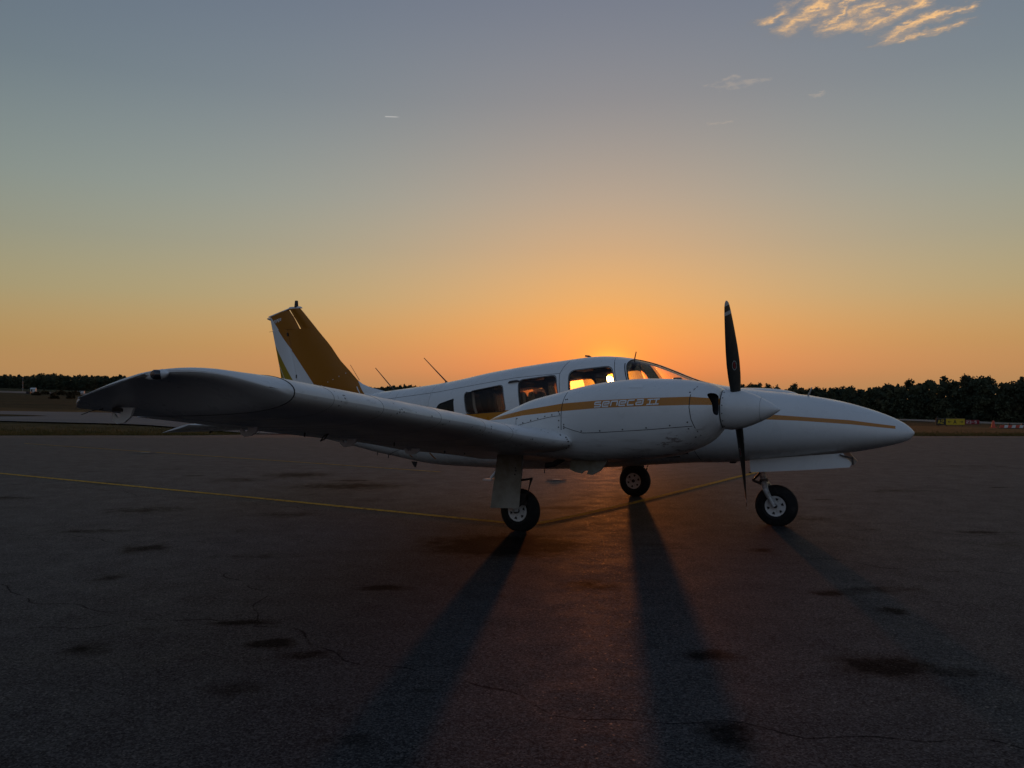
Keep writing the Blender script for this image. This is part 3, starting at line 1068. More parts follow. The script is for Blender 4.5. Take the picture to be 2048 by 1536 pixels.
def section(y, c0, c1, s, n=26, le=None, te=-1.05, rise=0.0, thick=.155, drop_nose=0.0, sq=1.0):
    """ring of points of the airfoil between chord fractions c0 and c1"""
    le = wing_le(y) if le is None else le
    ch = le - te
    # the chord fraction is kept on the basic wing so hinge lines stay straight
    b = (1 - np.cos(np.linspace(0, math.pi, n))) / 2
    xc = c0 + (c1 - c0) * b
    base = 1.52
    yc, yt = naca(xc, thick * base / max(ch, base) if ch > base else thick)
    z0 = wing_z(y)
    inc = wing_inc(y)
    xs_ = le - xc * ch
    zc = z0 + yc * ch - xc * ch * inc
    up = zc + yt * ch * sq
    lo = zc - yt * ch * sq
    lo = lo + (up - lo) * rise
    ring = [(x_, s * y, z_) for x_, z_ in zip(xs_, up)] + [(x_, s * y, z_) for x_, z_ in zip(xs_[::-1], lo[::-1])]
    # drop doubled end points
    return ring


HINGE = .775
TIP = [(5.30, .47, -1.05, 0), (5.345, .463, -1.05, .05), (5.40, .45, -1.05, .16), (5.46, .425, -1.05, .30), (5.52, .392, -1.05, .43), (5.58, .348, -1.045, .54), (5.635, .295, -1.035, .62), (5.685, .235, -1.015, .68),
       (5.73, .17, -.985, .725), (5.765, .105, -.95, .755), (5.795, .035, -.905, .775), (5.82, -.04, -.86, .79), (5.836, -.10, -.82, .80), (5.846, -.15, -.785, .80)]


def base_profile(x, y):
    """upper and lower height of the basic wing at a given x"""
    xc = np.clip((.47 - np.asarray(x, float)) / 1.52, 0, 1)
    yc, yt = naca(xc, .155)
    zc = wing_z(y) + yc * 1.52 - xc * 1.52 * wing_inc(y)
    return zc + yt * 1.52, zc - yt * 1.52


def tip_section(y, le, te, rise, s, n=36):
    xi = (1 - np.cos(np.linspace(0, math.pi, n))) / 2
    x = le + (te - le) * xi
    u, l = base_profile(x, y)
    k = min(1, (y - 5.30) / .12)
    u = np.maximum(u, l + .03 * k)
    lo = l + (u - l) * rise
    lo = np.minimum(lo, u - .022 * k * (1 - .5 * rise))
    # round the trimmed nose and tail of the section
    w1, w2 = .10, .05
    c = np.ones(n)
    m = xi < w1; c[m] = np.sqrt(np.clip(1 - ((w1 - xi[m]) / w1) ** 2, 0, 1))
    m = xi > 1 - w2; c[m] = np.sqrt(np.clip(1 - ((xi[m] - 1 + w2) / w2) ** 2, 0, 1))
    c = 1 - (1 - c) * k
    mid = lo + (u - lo) * .5
    u = mid + (u - mid) * c
    lo = mid + (lo - mid) * c
    droop = .012 + .022 * max(0, (y - 5.6) / .25) ** 2 if y > 5.31 else 0
    droop = droop * min(1, (y - 5.30) / .25) if y > 5.3 else 0
    return [(a, s * y, b - droop) for a, b in zip(x, u)] + [(a, s * y, b - droop * .5) for a, b in zip(x[::-1], lo[::-1])]


def make_wing(s):
    ys = sorted(set([.30, .62, 1.0, 1.3] + list(np.linspace(1.5, 3.1, 33)) + list(np.linspace(3.1, 5.30, 20))))
    rings = [section(y, 0, (HINGE if True else 1), s, 30, te=-1.05, thick=.155) for y in ys]
    # the part ahead of the hinge: its fraction is taken on the basic chord
    rings = []
    for y in ys:
        le = wing_le(y)
        hx = .47 - HINGE * 1.52
        c1 = (le - hx) / (le + 1.05)
        rings.append(section(y, 0, c1, s, 30))
    V, F = loft(rings)
    wing = mesh_obj('wing', V, F, M['wing'], plane, sharp=30)
    # skin laps over the ribs
    for y in (2.75, 3.1, 3.75, 4.45, 4.95):
        le = wing_le(y)
        r0 = np.array(section(y, 0, (le - .47 + HINGE * 1.52) / (le + 1.05), s, 30))
        cen = r0.mean(0)
        out = r0 + (r0 - cen) * np.array([.0012, 0, .008])
        out2 = out.copy(); out2[:, 1] += s * .004
        mesh_obj('skin_lap', *loft([out, out2]), M['lap'], wing)
    # moulded tip
    rings = [tip_section(y, l, t_, r_, s) for y, l, t_, r_ in TIP]
    last = np.array(rings[-1]); nn = len(last) // 2
    mid = (last + np.concatenate([last[nn:][::-1], last[:nn][::-1]])) / 2
    for k, dy in ((.86, .006), (.6, .012), (.25, .016)):       # rounded rim
        q = mid + (last - mid) * k; q[:, 1] += s * dy
        rings.append([tuple(v) for v in q])
    V, F = loft(rings)
    tip = mesh_obj('wing_tip', V, F, M['white'], wing, sharp=50)
    r0 = np.array(tip_section(5.297, .47, -1.05, 0, s))
    cen = r0.mean(0)
    out = r0 + (r0 - cen) * np.array([.003, 0, .016])
    out2 = out.copy(); out2[:, 1] += s * .007
    mesh_obj('tip_seam', *loft([out, out2]), M['seam'], tip)
    # flap and aileron
    for name, y0, y1, dz in (('flap', .70, 3.02, 0.0), ('aileron', 3.05, 5.27, -.004)):
        rings = []
        for y in np.linspace(y0, y1, 16):
            le = wing_le(y)
            hx = .47 - (HINGE + .012) * 1.52
            c0 = (le - hx) / (le + 1.05)
            rg = section(y, c0, 1.0, s, 14)
            rings.append([(a, b, c + dz) for a, b, c in rg])
        mesh_obj(name, *loft(rings), M['wing'], wing, sharp=40)
    # hinge brackets, ring, lights
    for y, k in ((5.56, 1.05), (4.50, 1.0), (3.37, 1.0), (2.42, 1.0)):
        xh = -.80
        zb = float(base_profile(-.72, y)[1]) - .022
        poly = [(xh + .13 * k, zb + .05), (xh + .10 * k, zb - .012), (xh + .04 * k, zb - .046 * k), (xh - .03 * k, zb - .055 * k), (xh - .075 * k, zb - .03 * k), (xh - .085 * k, zb + .01), (xh - .06 * k, zb + .012), (xh - .035 * k, zb - .015), (xh, zb - .012), (xh + .02, zb + .05)]
        V, F = prism(poly, 1, s * y - .007, s * y + .007)
        mesh_obj('hinge_bracket', V, F, M['white'], wing, smooth=False)
        V, F = box(xh - .02, s * y, zb + .034, .10, .03, .024)
        mesh_obj('hinge_fitting', V, F, M['dark_steel'], wing, smooth=False)
    zr = float(base_profile(-.55, 3.9)[1]) - .01
    V, F = tube([(-.53, s * 3.9, zr + .02), (-.56, s * 3.9 - .02, zr - .035), (-.62, s * 3.9, zr - .05), (-.60, s * 3.9 + .02, zr - .01), (-.53, s * 3.9, zr + .015)], .006, 6)
    mesh_obj('tie_down_ring', V, F, M['dark_steel'], wing)
    for y, x in ((3.02, -.55), (4.0, -.7), (2.0, -.45), (2.28, -.5)):
        zl = float(base_profile(x, y)[1])
        V, F = tube([(x, s * y, zl + .02), (x, s * y, zl - .035)], .007, 6)
        mesh_obj('drain_mast', V, F, M['dark_steel'], wing)
    V, F = tube([(-.93, s * 5.60, 1.214), (-1.04, s * 5.60, 1.203), (-1.158, s * 5.60, 1.175)], [.005, .004, .003], 6)
    mesh_obj('static_wick', V, F, M['black'], wing)
    # navigation light on the tip
    zl = 1.418
    mesh_obj('light_fairing', *lathe([(-.05, .001), (-.03, .018), (.0, .030), (.06, .030), (.10, .026), (.16, .010), (.175, .001)], 16, (-.05, s * 5.815, zl + .004), (-1, 0, -.10)), M['white'], wing)
    V, F = lathe([(-.012, .001), (-.010, .020), (.0, .028), (.03, .030), (.045, .027), (.05, .001)], 18, (-.068, s * 5.862, zl), (0, -s, 0))
    mesh_obj('navigation_light', V, F, M['lens'], wing)
    return wing


wing_r = make_wing(-1)
wing_l = make_wing(1)


# ---- engine nacelles
NX = [2.145, 2.135, 2.11, 2.05, 1.9, 1.7, 1.47, 1.2, .88, .6, .34, .12, -.1, -.3, -.5, -.62]
NTOP = [1.385, 1.405, 1.425, 1.452, 1.485, 1.502, 1.508, 1.492, 1.447, 1.383, 1.322, 1.240, 1.150, 1.06, .98, .93]
NBOT = [1.085, 1.065, 1.035, .965, .878, .815, .780, .757, .742, .742, .755, .77, .78, .79, .80, .81]
NWID = [.24, .27, .305, .35, .395, .420, .43, .43, .42, .395, .36, .31, .25, .18, .10, .03]
NEXP = [2.2, 2.2, 2.2, 2.3, 2.4, 2.5, 2.5, 2.5, 2.5, 2.4, 2.3, 2.2, 2.1, 2, 2, 2]
EY, EZ = 1.87, 1.235


def make_nacelle(s):
    xq = np.concatenate([[2.145, 2.14, 2.13, 2.115, 2.095, 2.07, 2.04], np.arange(2.0, -.62, -.05), [-.62]])
    T, B, W, E = (pchip(NX, a, xq) for a in (NTOP, NBOT, NWID, NEXP))
    th = np.linspace(0, 2 * math.pi, 72, endpoint=False)
    rings = []
    for x, t, b, w, e in zip(xq, T, B, W, E):
        c = (t + b) / 2 + .06 * min(1, max(0, (2.1 - x) / .8))
        cs, sn = np.cos(th), np.sin(th)
        y = w * np.sign(cs) * np.abs(cs) ** (2 / e)
        z = c + np.where(sn > 0, t - c, c - b) * np.sign(sn) * np.abs(sn) ** (2 / e)
        rings.append(np.stack([np.full(72, x), s * EY + y, z], -1))
    V, F = loft(rings)
    nac = mesh_obj('engine_nacelle', V, F, M['nacelle'])
    for q in (-1, 1):           # cooling air inlets beside the spinner
        cy = s * EY + q * .232
        poly = round_poly([(cy - .058, 1.185), (cy + .058, 1.185), (cy + .052, 1.372), (cy - .058, 1.372)], .054, 7)
        V, F = prism(poly, 0, 1.80, 2.4)
        c = mesh_obj('cut', V, F, M['black'])
        boolean(nac, c); drop(c)
    nac.data.polygons.foreach_set('use_smooth', [True] * len(nac.data.polygons))
    nac.data.set_sharp_from_angle(angle=R(35))
    nac.parent = plane
    bv = bvh_of(nac)
    for o in (s,):
        z0 = lambda x: 0
        seam('panel_seam', bv, [(1.999, 1.455), (1.965, 1.40), (1.95, 1.352), (1.95, 1.248), (1.965, 1.15), (1.989, 1.082), (2.02, 1.01), (2.04, .97)], o, nac, .006)
        seam('panel_seam', bv, [(.772, 1.40), (.775, 1.285), (.772, 1.035)], o, nac, .006)
        seam('panel_seam', bv, [(.80, 1.062), (.90, 1.033), (.986, 1.013), (1.155, 1.021), (1.39, 1.039), (1.618, 1.057), (1.838, 1.079), (1.972, 1.092)], o, nac, .005)
        seam('panel_seam', bv, [(.27, 1.062), (.35, 1.082), (.52, 1.122), (.674, 1.155), (.768, 1.165)], o, nac, .004)
        seam('panel_seam', bv, [(.265, 1.13), (.268, 1.06)], o, nac, .004)
        V, F = lathe([(-.003, .001), (-.003, .0075), (.002, .006), (.003, .001)], 8, (0, 0, 0), (0, s, 0))
        fm = bpy.data.meshes.new('fastener'); fm.from_pydata(V, [], F); fm.materials.append(M['screw'])
        dots = [(.35, 1.092), (.441, 1.116), (.52, 1.134), (.598, 1.156), (.674, 1.17), (.755, 1.18), (.268, 1.066), (.276, 1.13),
                (.798, 1.31), (.815, 1.312), (.80, 1.085), (.80, 1.066), (.80, 1.05), (.975, 1.03), (1.155, 1.036), (1.37, 1.053), (1.585, 1.071), (1.79, 1.095),
                (1.94, 1.375), (1.935, 1.125), (1.94, 1.07), (1.98, 1.0), (.745, 1.20), (.748, 1.12), (.745, 1.06)]
        for x, z in dots:
            q = on_surface(bv, x, z, o, .001)
            if q is not None:
                f = bpy.data.objects.new('fastener', fm); COL.objects.link(f); f.parent = nac; f.location = q
    # cowl flap and its bracket under the nacelle
    V, F = prism([(.735, .80), (.712, .655), (.76, .635), (.83, .620), (.862, .648), (.90, .650), (.885, .618), (.94, .612), (1.02, .655), (1.06, .70), (1.10, .765), (1.0, .80)], 1, s * (EY + .08) - .012, s * (EY + .08) + .012)
    mesh_obj('cowl_flap', V, F, M['dirty'], nac, smooth=False)
    V, F = prism([(.74, .79), (.716, .665), (1.0, .79)], 1, s * (EY + .08), s * (EY - .20))
    mesh_obj('cowl_flap_plate', V, F, M['white'], nac, smooth=False)
    V, F = join(tube([(.55, s * (EY - .1), .74), (.45, s * (EY - .1), .68), (.36, s * (EY - .1), .665)], .028, 10))
    mesh_obj('exhaust_pipe', V, F, M['dark_steel'], nac)
    return nac, bv


nac_r, nac_bvh = make_nacelle(-1)
nac_l, _ = make_nacelle(1)

# fairing of the wing root against the nacelle, with its screws
wing_bvh = bvh_of(wing_r)
for x, z in ((.60, 1.075), (.79, .99), (.835, .968), (.855, .935), (.845, .90), (.80, .87)):
    q = on_surface(wing_bvh, x, z, -1, .001, y0=2.9)
    if q is not None:
        mesh_obj('fastener', *lathe([(-.003, .001), (-.003, .008), (.002, .006), (.003, .001)], 8, q, (.3, -1, 0)), M['screw'], wing_r)


def polyline_strip(pts, w):
    """flat mitred ribbon of a 2-D polyline: pairs of points"""
    out = []
    for i, p in enumerate(pts):
        p = Vector(p)
        d0 = (p - Vector(pts[i - 1])).normalized() if i else None
        d1 = (Vector(pts[i + 1]) - p).normalized() if i < len(pts) - 1 else None
        if d0 is None: d0 = d1
        if d1 is None: d1 = d0
        n0 = Vector((-d0.y, d0.x)); n1 = Vector((-d1.y, d1.x))
        m = (n0 + n1).normalized(); k = w / 2 / max(m.dot(n0), .5)
        out.append((p + m * k, p - m * k))
    return out


def rounded(pts, r=.16):
    out = [pts[0]]
    for i in range(1, len(pts) - 1):
        p0, p, p1 = (Vector(pts[i + k]) for k in (-1, 0, 1))
        a = p + (p0 - p).normalized() * min(r, (p0 - p).length * .45); b = p + (p1 - p).normalized() * min(r, (p1 - p).length * .45)
        out += [tuple(a), tuple(a * .25 + p * .5 + b * .25), tuple(b)]
    out.append(pts[-1])
    return out


def dense(pts, step):
    out = []
    for a, b in zip(pts[:-1], pts[1:]):
        L = math.hypot(b[0] - a[0], b[1] - a[1])
        for t in np.linspace(0, 1, max(2, int(L / step) + 1))[:-1]:
            out.append((a[0] + (b[0] - a[0]) * t, a[1] + (b[1] - a[1]) * t))
    return out + [pts[-1]]


GLY = {'s': [[(1, 1), (0, 1), (0, .5), (1, .5), (1, 0), (0, 0)]],
       'e': [[(.2, .5), (1, .5), (1, 1), (0, 1), (0, 0), (1, 0)]],
       'n': [[(0, 0), (0, 1), (1, 1), (1, 0)]],
       'c': [[(1, 1), (0, 1), (0, 0), (1, 0)]],
       'a': [[(0, 1), (1, 1), (1, 0), (0, 0), (0, .5), (.8, .5)]],
       'I': [[(0, 1), (1, 1)], [(.5, .93), (.5, .07)], [(0, 0), (1, 0)]],
       'P': [[(0, 0), (0, 1), (1, 1), (1, .5), (.2, .5)]],
       'E': [[(1, 1), (0, 1), (0, 0), (1, 0)], [(.2, .5), (.9, .5)]],
       'R': [[(0, 0), (0, 1), (1, 1), (1, .5), (.2, .5)], [(.5, .45), (1, 0)]],
       'A': [[(0, 0), (.5, 1), (1, 0)], [(.25, .35), (.75, .35)]],
       '2': [[(0, .8), (0, 1), (1, 1), (1, .55), (0, .4), (0, 0), (1, 0)]],
       '3': [[(0, 1), (1, 1), (1, 0), (0, 0)], [(.25, .5), (.8, .5)]],
       '5': [[(1, 1), (0, 1), (0, .55), (1, .55), (1, 0), (0, 0)]],
       '-': [[(.1, .5), (.9, .5)]],
       '<': [[(1, .5), (.05, .5)], [(.45, .85), (0, .5), (.45, .15)]],
       '>': [[(0, .5), (.95, .5)], [(.55, .85), (1, .5), (.55, .15)]]}


def letters(name, text, place, gw, gap, stroke, mat, parent, step=.2, r=.16):
    """each letter of text as its own little mesh; place(u, v, k) gives the point in space"""
    u0 = 0
    for ch in text:
        if ch == ' ':
            u0 += gw * .6; continue
        V, F = [], []
        wdt = gw * (.62 if ch == 'I' else 1)
        for k, st in enumerate(GLY[ch]):
            pr = polyline_strip(dense(rounded([(p[0] * wdt, p[1]) for p in st], r) if len(st) > 2 else [(p[0] * wdt, p[1]) for p in st], step), stroke)
            b = len(V)
            for i, (a, c) in enumerate(pr):
                V += [place(u0 + a.x, a.y, k), place(u0 + c.x, c.y, k)]
                if i:
                    F.append((b + 2 * i - 2, b + 2 * i - 1, b + 2 * i + 1, b + 2 * i))
        mesh_obj(name, V, F, mat, parent, smooth=False, fix=False)
        u0 += wdt + gap


def nac_place(x0, z0, sc, slope, slant):
    def f(u, v, k):
        x = x0 + (u + slant * v) * sc
        z = z0 + v * sc + (x - x0) * slope
        q = on_surface(nac_bvh, x, z, -1, .003 + .0004 * k)
        return tuple(q)
    return f


letters('letter', 'seneca', nac_place(1.105, 1.2465, .040, .058, .16), 1.45, .50, .31, M['lettering'], nac_r)
letters('letter', 'II', nac_place(1.590, 1.2705, .041, .055, .16), 2.0, .08, .28, M['lettering'], nac_r)
# faded patch on the top of the cowl side
V, F = [], []
for i, x in enumerate(np.linspace(1.395, 1.525, 8)):
    for z in (1.415, 1.445):
        q = on_surface(nac_bvh, x, z, -1, .003); V.append(tuple(q))
    if i: F.append((2 * i - 2, 2 * i - 1, 2 * i + 1, 2 * i))
mesh_obj('placard', V, F, M['lettering'], nac_r, fix=False)

# ---- propellers
def make_prop(s, phi):
    root = empty('propeller', (2.255, s * EY, EZ), plane)
    # spinner
    prof = [(-.105, .10), (-.10, .172), (-.05, .178), (.0, .174), (.07, .158), (.14, .132), (.21, .100), (.27, .068), (.31, .042), (.345, .018), (.362, .004)]
    sp = mesh_obj('spinner', *lathe(prof, 40, (0, 0, 0), (1, 0, 0)), M['white'], root, sharp=50)
    mesh_obj('spinner_backplate', *lathe([(-.125, .08), (-.125, .165), (-.106, .165), (-.106, .08)], 40, (0, 0, 0), (1, 0, 0)), M['black'], root)
    V, F = lathe([(-.0015, .001), (-.0015, .005), (.0015, .005), (.0015, .001)], 8, (0, 0, 0), (0, 0, 1))
    fm = bpy.data.meshes.new('fastener'); fm.from_pydata(V, [], F); fm.materials.append(M['screw'])
    for k in range(16):
        a = k * math.pi / 8 + .2
        f = bpy.data.objects.new('fastener', fm); COL.objects.link(f); f.parent = sp
        f.location = (-.085, .1755 * math.cos(a), .1755 * math.sin(a))
        f.rotation_euler = (a - math.pi / 2, 0, 0)
    rg = mesh_obj('spinner_joint', *lathe([(.209, .1000), (.209, .1012), (.2115, .1002), (.2115, .0990)], 40, (0, 0, 0), (1, 0, 0)), M['lap'], sp)
    RS = [.12, .17, .22, .30, .42, .55, .68, .78, .86, .92, .945, .96, .967]
    CH = [.085, .095, .110, .132, .152, .152, .138, .122, .104, .082, .062, .036, .010]
    TH = [.060, .052, .040, .028, .020, .015, .012, .010, .008, .007, .006, .005, .003]
    TW = [46, 44, 42, 38, 32, 27, 23, 20, 18, 17, 16.5, 16, 16]
    for k in range(2):
        ang = phi + k * math.pi
        er = Vector((0, -s * math.sin(ang) * -1, math.cos(ang)))      # radial direction
        er = Vector((0, math.sin(ang), math.cos(ang)))
        et = Vector((0, math.cos(ang), -math.sin(ang)))               # tangential
        ex = Vector((1, 0, 0))
        seg = {'blade': (0, .88, M['blade']), 'band': (0, 0, None)}

        def ring(r):
            c = float(np.interp(r, RS, CH)); th = float(np.interp(r, RS, TH)); tw = R(float(np.interp(r, RS, TW)))
            cd = et * math.cos(tw) + ex * math.sin(tw) * (1 if s < 0 else -1)
            nd = ex * math.cos(tw) - et * math.sin(tw) * (1 if s < 0 else -1)
            pts = []
            for q in np.linspace(0, 2 * math.pi, 20, endpoint=False):
                a = math.cos(q) * c / 2 * (1 if math.cos(q) > 0 else 1)
                b = math.sin(q) * th / 2
                pts.append(tuple(er * r + cd * (a + c * .06) + nd * b))
            return pts
        cuts = [.10] + list(np.linspace(.14, .80, 24)) + [.845]
        bl = mesh_obj('blade', *loft([ring(r) for r in cuts]), M['blade'], root, sharp=60)
        for nm, r0, r1, mt in (('tip_band', .845, .875, M['blade_white']), ('tip_band', .875, .925, M['blade']), ('tip_band', .925, .967, M['blade_white'])):
            mesh_obj(nm, *loft([ring(r) for r in np.linspace(r0, r1, 7)]), mt, bl, sharp=60)
        # round emblem on the blade face
        r0 = .40
        tw = R(float(np.interp(r0, RS, TW)))
        cd = et * math.cos(tw) + ex * math.sin(tw) * (1 if s < 0 else -1)
        nd = ex * math.cos(tw) - et * math.sin(tw) * (1 if s < 0 else -1)
        for sg in (1, -1):
            V, F = [], []
            N = 20
            for q in np.linspace(0, 2 * math.pi, N, endpoint=False):
                for rr in (1.0, .86):
                    V.append(tuple(er * (r0 + .042 * rr * math.sin(q)) + cd * (.026 * rr * math.cos(q) + .010) + nd * sg * .0125))
            for i in range(N):
                j = (i + 1) % N
                F.append((2 * i, 2 * i + 1, 2 * j + 1, 2 * j))
            mesh_obj('emblem', V, F, M['blade_white'], bl, fix=False)
            V = [tuple(er * (r0 + a) + cd * (b + .010) + nd * sg * .0127) for a, b in round_poly([(-.027, -.010), (.027, -.010), (.027, .010), (-.027, .010)], .008)]
            mesh_obj('emblem', V, [tuple(range(len(V)))], M['red'], bl, fix=False)
    return root


make_prop(-1, math.radians(-22))
make_prop(1, math.radians(84))

# ---- fin, rudder, stabilator
def plate(poly_fn, name, mat, parent, zs, thick, end=.03):
    """thin symmetric surface: rows at heights zs, poly_fn(z) -> (x front, x back), thick(z)"""
    rings = []
    for z in zs:
        a, b = poly_fn(z)
        n = 14
        t = (1 - np.cos(np.linspace(0, math.pi, n))) / 2
        h = thick(z)
        prof = h * 1.9 * (np.sqrt(t) * (1 - t) * 1.1 + .02 * (1 - t))
        prof = np.maximum(prof, h * end * np.clip(t * 3, 0, 1))
        prof[0] = .001
        pts = [(a + (b - a) * u, q, z) for u, q in zip(t, prof)] + [(a + (b - a) * u, -q, z) for u, q in zip(t[::-1], prof[::-1])]
        rings.append(pts)
    return mesh_obj(name, *loft(rings), mat, parent, sharp=40)


LEz = [1.30, 1.43, 1.493, 1.543, 1.601, 1.731, 1.894, 2.117, 2.30, 2.659, 2.70]
LEx = [-2.70, -3.02, -3.32, -3.465, -3.562, -3.704, -3.895, -4.089, -4.286, -4.661, -4.71]
HZ = [1.0, 1.589, 1.725, 1.973, 2.36]
HXv = [-4.58, -4.69, -4.72, -4.79, -4.905]
TZ = [1.0, 1.63, 1.767, 2.539, 2.56]
TX = [-4.94, -5.055, -5.083, -5.30, -5.31]
fle = lambda z: float(np.interp(z, LEz, LEx))
fhi = lambda z: float(np.interp(z, HZ, HXv))
fte = lambda z: float(np.interp(z, TZ, TX))


def horn(z):           # rear edge of the fin beside the rudder horn
    return float(np.interp(z, [2.38, 2.70], [-4.665, -4.905]))


zs = np.concatenate([[1.32, 1.38, 1.43, 1.46, 1.493, 1.52, 1.543, 1.57], np.arange(1.60, 2.36, .07), [2.374]])
th = lambda z: .075 - .022 * (z - 1.4)
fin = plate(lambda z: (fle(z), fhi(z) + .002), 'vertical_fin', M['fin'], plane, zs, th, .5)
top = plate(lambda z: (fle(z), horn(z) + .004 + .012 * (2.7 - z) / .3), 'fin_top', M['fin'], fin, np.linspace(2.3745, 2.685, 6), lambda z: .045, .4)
V, F = loft([[(a, b, z - .255 * (a + 4.8) * 0) for a, b in round_poly([(-4.655 + d, -w), (-4.655 + d, w), (-4.915 - d * .5, w * .8), (-4.915 - d * .5, -w * .8)], .012)] for z, w, d in ((2.686, .022, 0), (2.705, .020, -.01), (2.716, .010, -.04))])
mesh_obj('fin_cap', V, F, M['white'], fin)
# rudder with its horn balance
rz = np.concatenate([[1.02], np.arange(1.1, 2.35, .1), [2.374]])
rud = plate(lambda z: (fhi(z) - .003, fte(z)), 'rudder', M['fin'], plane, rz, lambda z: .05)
c = mesh_obj('cut', *box(-5.13, 0, 1.988, .14, .3, .013), M['fin'])
boolean(rud, c); drop(c)
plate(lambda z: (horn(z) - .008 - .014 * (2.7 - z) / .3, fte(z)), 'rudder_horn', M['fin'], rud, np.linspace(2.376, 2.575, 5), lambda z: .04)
# sloping top of the horn
V, F = [], []
rings = []
for q, w in ((0.0, .028), (.6, .024), (1.0, .010)):
    pts = []
    for t_ in np.linspace(0, 1, 8):
        x = -4.905 + .02 + (-5.335 + 4.885) * t_
        z = 2.575 + (2.685 - 2.575) * (1 - t_) * 1.0
        pts.append((x, w * (1 - .6 * t_), z + q * .02))
    for t_ in np.linspace(1, 0, 8):
        x = -4.905 + .02 + (-5.335 + 4.885) * t_
        z = 2.575 + (2.685 - 2.575) * (1 - t_) * 1.0
        pts.append((x, -w * (1 - .6 * t_), z + q * .02))
    rings.append(pts)
mesh_obj('rudder_cap', *loft(rings), M['white'], rud)
# wedge between the horn rows and the cap
rings = []
for q in (0, 1):
    pts = []
    for sgn, rngt in ((1, np.linspace(0, 1, 8)), (-1, np.linspace(1, 0, 8))):
        for t_ in rngt:
            x0_, x1_ = horn(2.575) - .022, fte(2.575)
            xb = x0_ + (x1_ - x0_) * t_
            xt = -4.93 + (-5.32 + 4.93) * t_
            x = xb * (1 - q) + xt * q
            z = 2.575 + q * ((1 - t_) * .108)
            pts.append((x, sgn * .034 * (math.sqrt(max(t_, .02)) * (1 - t_) * 1.6 + .06), z))
    rings.append(pts)
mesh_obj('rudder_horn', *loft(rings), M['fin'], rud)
V, F = lathe([(0, .030), (.02, .030), (.09, .024), (.10, .020), (.10, .001)], 16, (-4.765, 0, 2.705), (0, 0, 1))
mesh_obj('beacon', V, F, M['black'], fin)
V, F = tube([(-5.30, 0, 2.545), (-5.36, 0, 2.56)], [.02, .012], 8)
mesh_obj('tail_light', V, F, M['gear'], rud)
V, F = tube([(-5.245, 0, 2.36), (-5.33, 0, 2.355)], [.003, .002], 6)
mesh_obj('static_wick', V, F, M['black'], rud)
for x, z in ((-4.905, 2.30), (-4.71, 1.665)):
    V, F = box(x, 0, z, .022, .074, .05)
    mesh_obj('rudder_hinge', V, F, M['black'], rud, smooth=False)
fin_bvh = bvh_of(fin)
for x, z in ((-3.75, 1.70), (-3.86, 1.655), (-3.97, 1.61), (-4.07, 1.575), (-4.20, 1.52)):
    q = on_surface(fin_bvh, x, z, -1, .001)
    if q is not None:
        mesh_obj('fastener', *lathe([(-.003, .001), (-.003, .007), (.002, .007), (.002, .001)], 8, q, (0, -1, 0)), M['lettering'], fin)
hb = bvh_of([o for o in rud.children if o.name.startswith('rudder_horn')][0])


def rud_place(u, v, k):
    x = -5.215 + (u + .15 * v) * .040
    z = 2.478 + v * .040 + (x + 5.215) * .20
    q = on_surface(hb, x, z, -1, .002)
    return tuple(q) if q is not None else (x, -.03, z)


letters('letter', 'PIPER', rud_place, .62, .30, .24, M['lettering'], rud, step=.4)
# all-moving tailplane
for s in (-1, 1):
    rings = []
    for y in list(np.linspace(.05, 1.9, 14)) + [1.98, 2.03, 2.06]:
        k = max(0, (y - 1.85) / .22)
        le = -4.36 - .16 * k ** 2 - .02 * y
        te = -5.10 + .05 * k
        n = 16
        t = (1 - np.cos(np.linspace(0, math.pi, n))) / 2
        yt = naca(t, .10, 0.0001)[1] * .74 * (1 - .75 * k ** 2)
        z0 = .985 + 0 * y
        up = [(le + (te - le) * a, s * y, z0 + b - .115 * a) for a, b in zip(t, yt)]
        lo = [(le + (te - le) * a, s * y, z0 - b - .115 * a) for a, b in zip(t[::-1], yt[::-1])]
        rings.append(up + lo)
    st = mesh_obj('stabilator', *loft(rings), M['white'], plane, sharp=35)
    V, F = tube([(-4.95, s * 1.35, .88), (-5.0, s * 1.35, .855)], .012, 6)
    mesh_obj('hinge_fitting', V, F, M['dark_steel'], st)
V, F = box(-4.42, -.16, 1.50, .16, .07, .05)
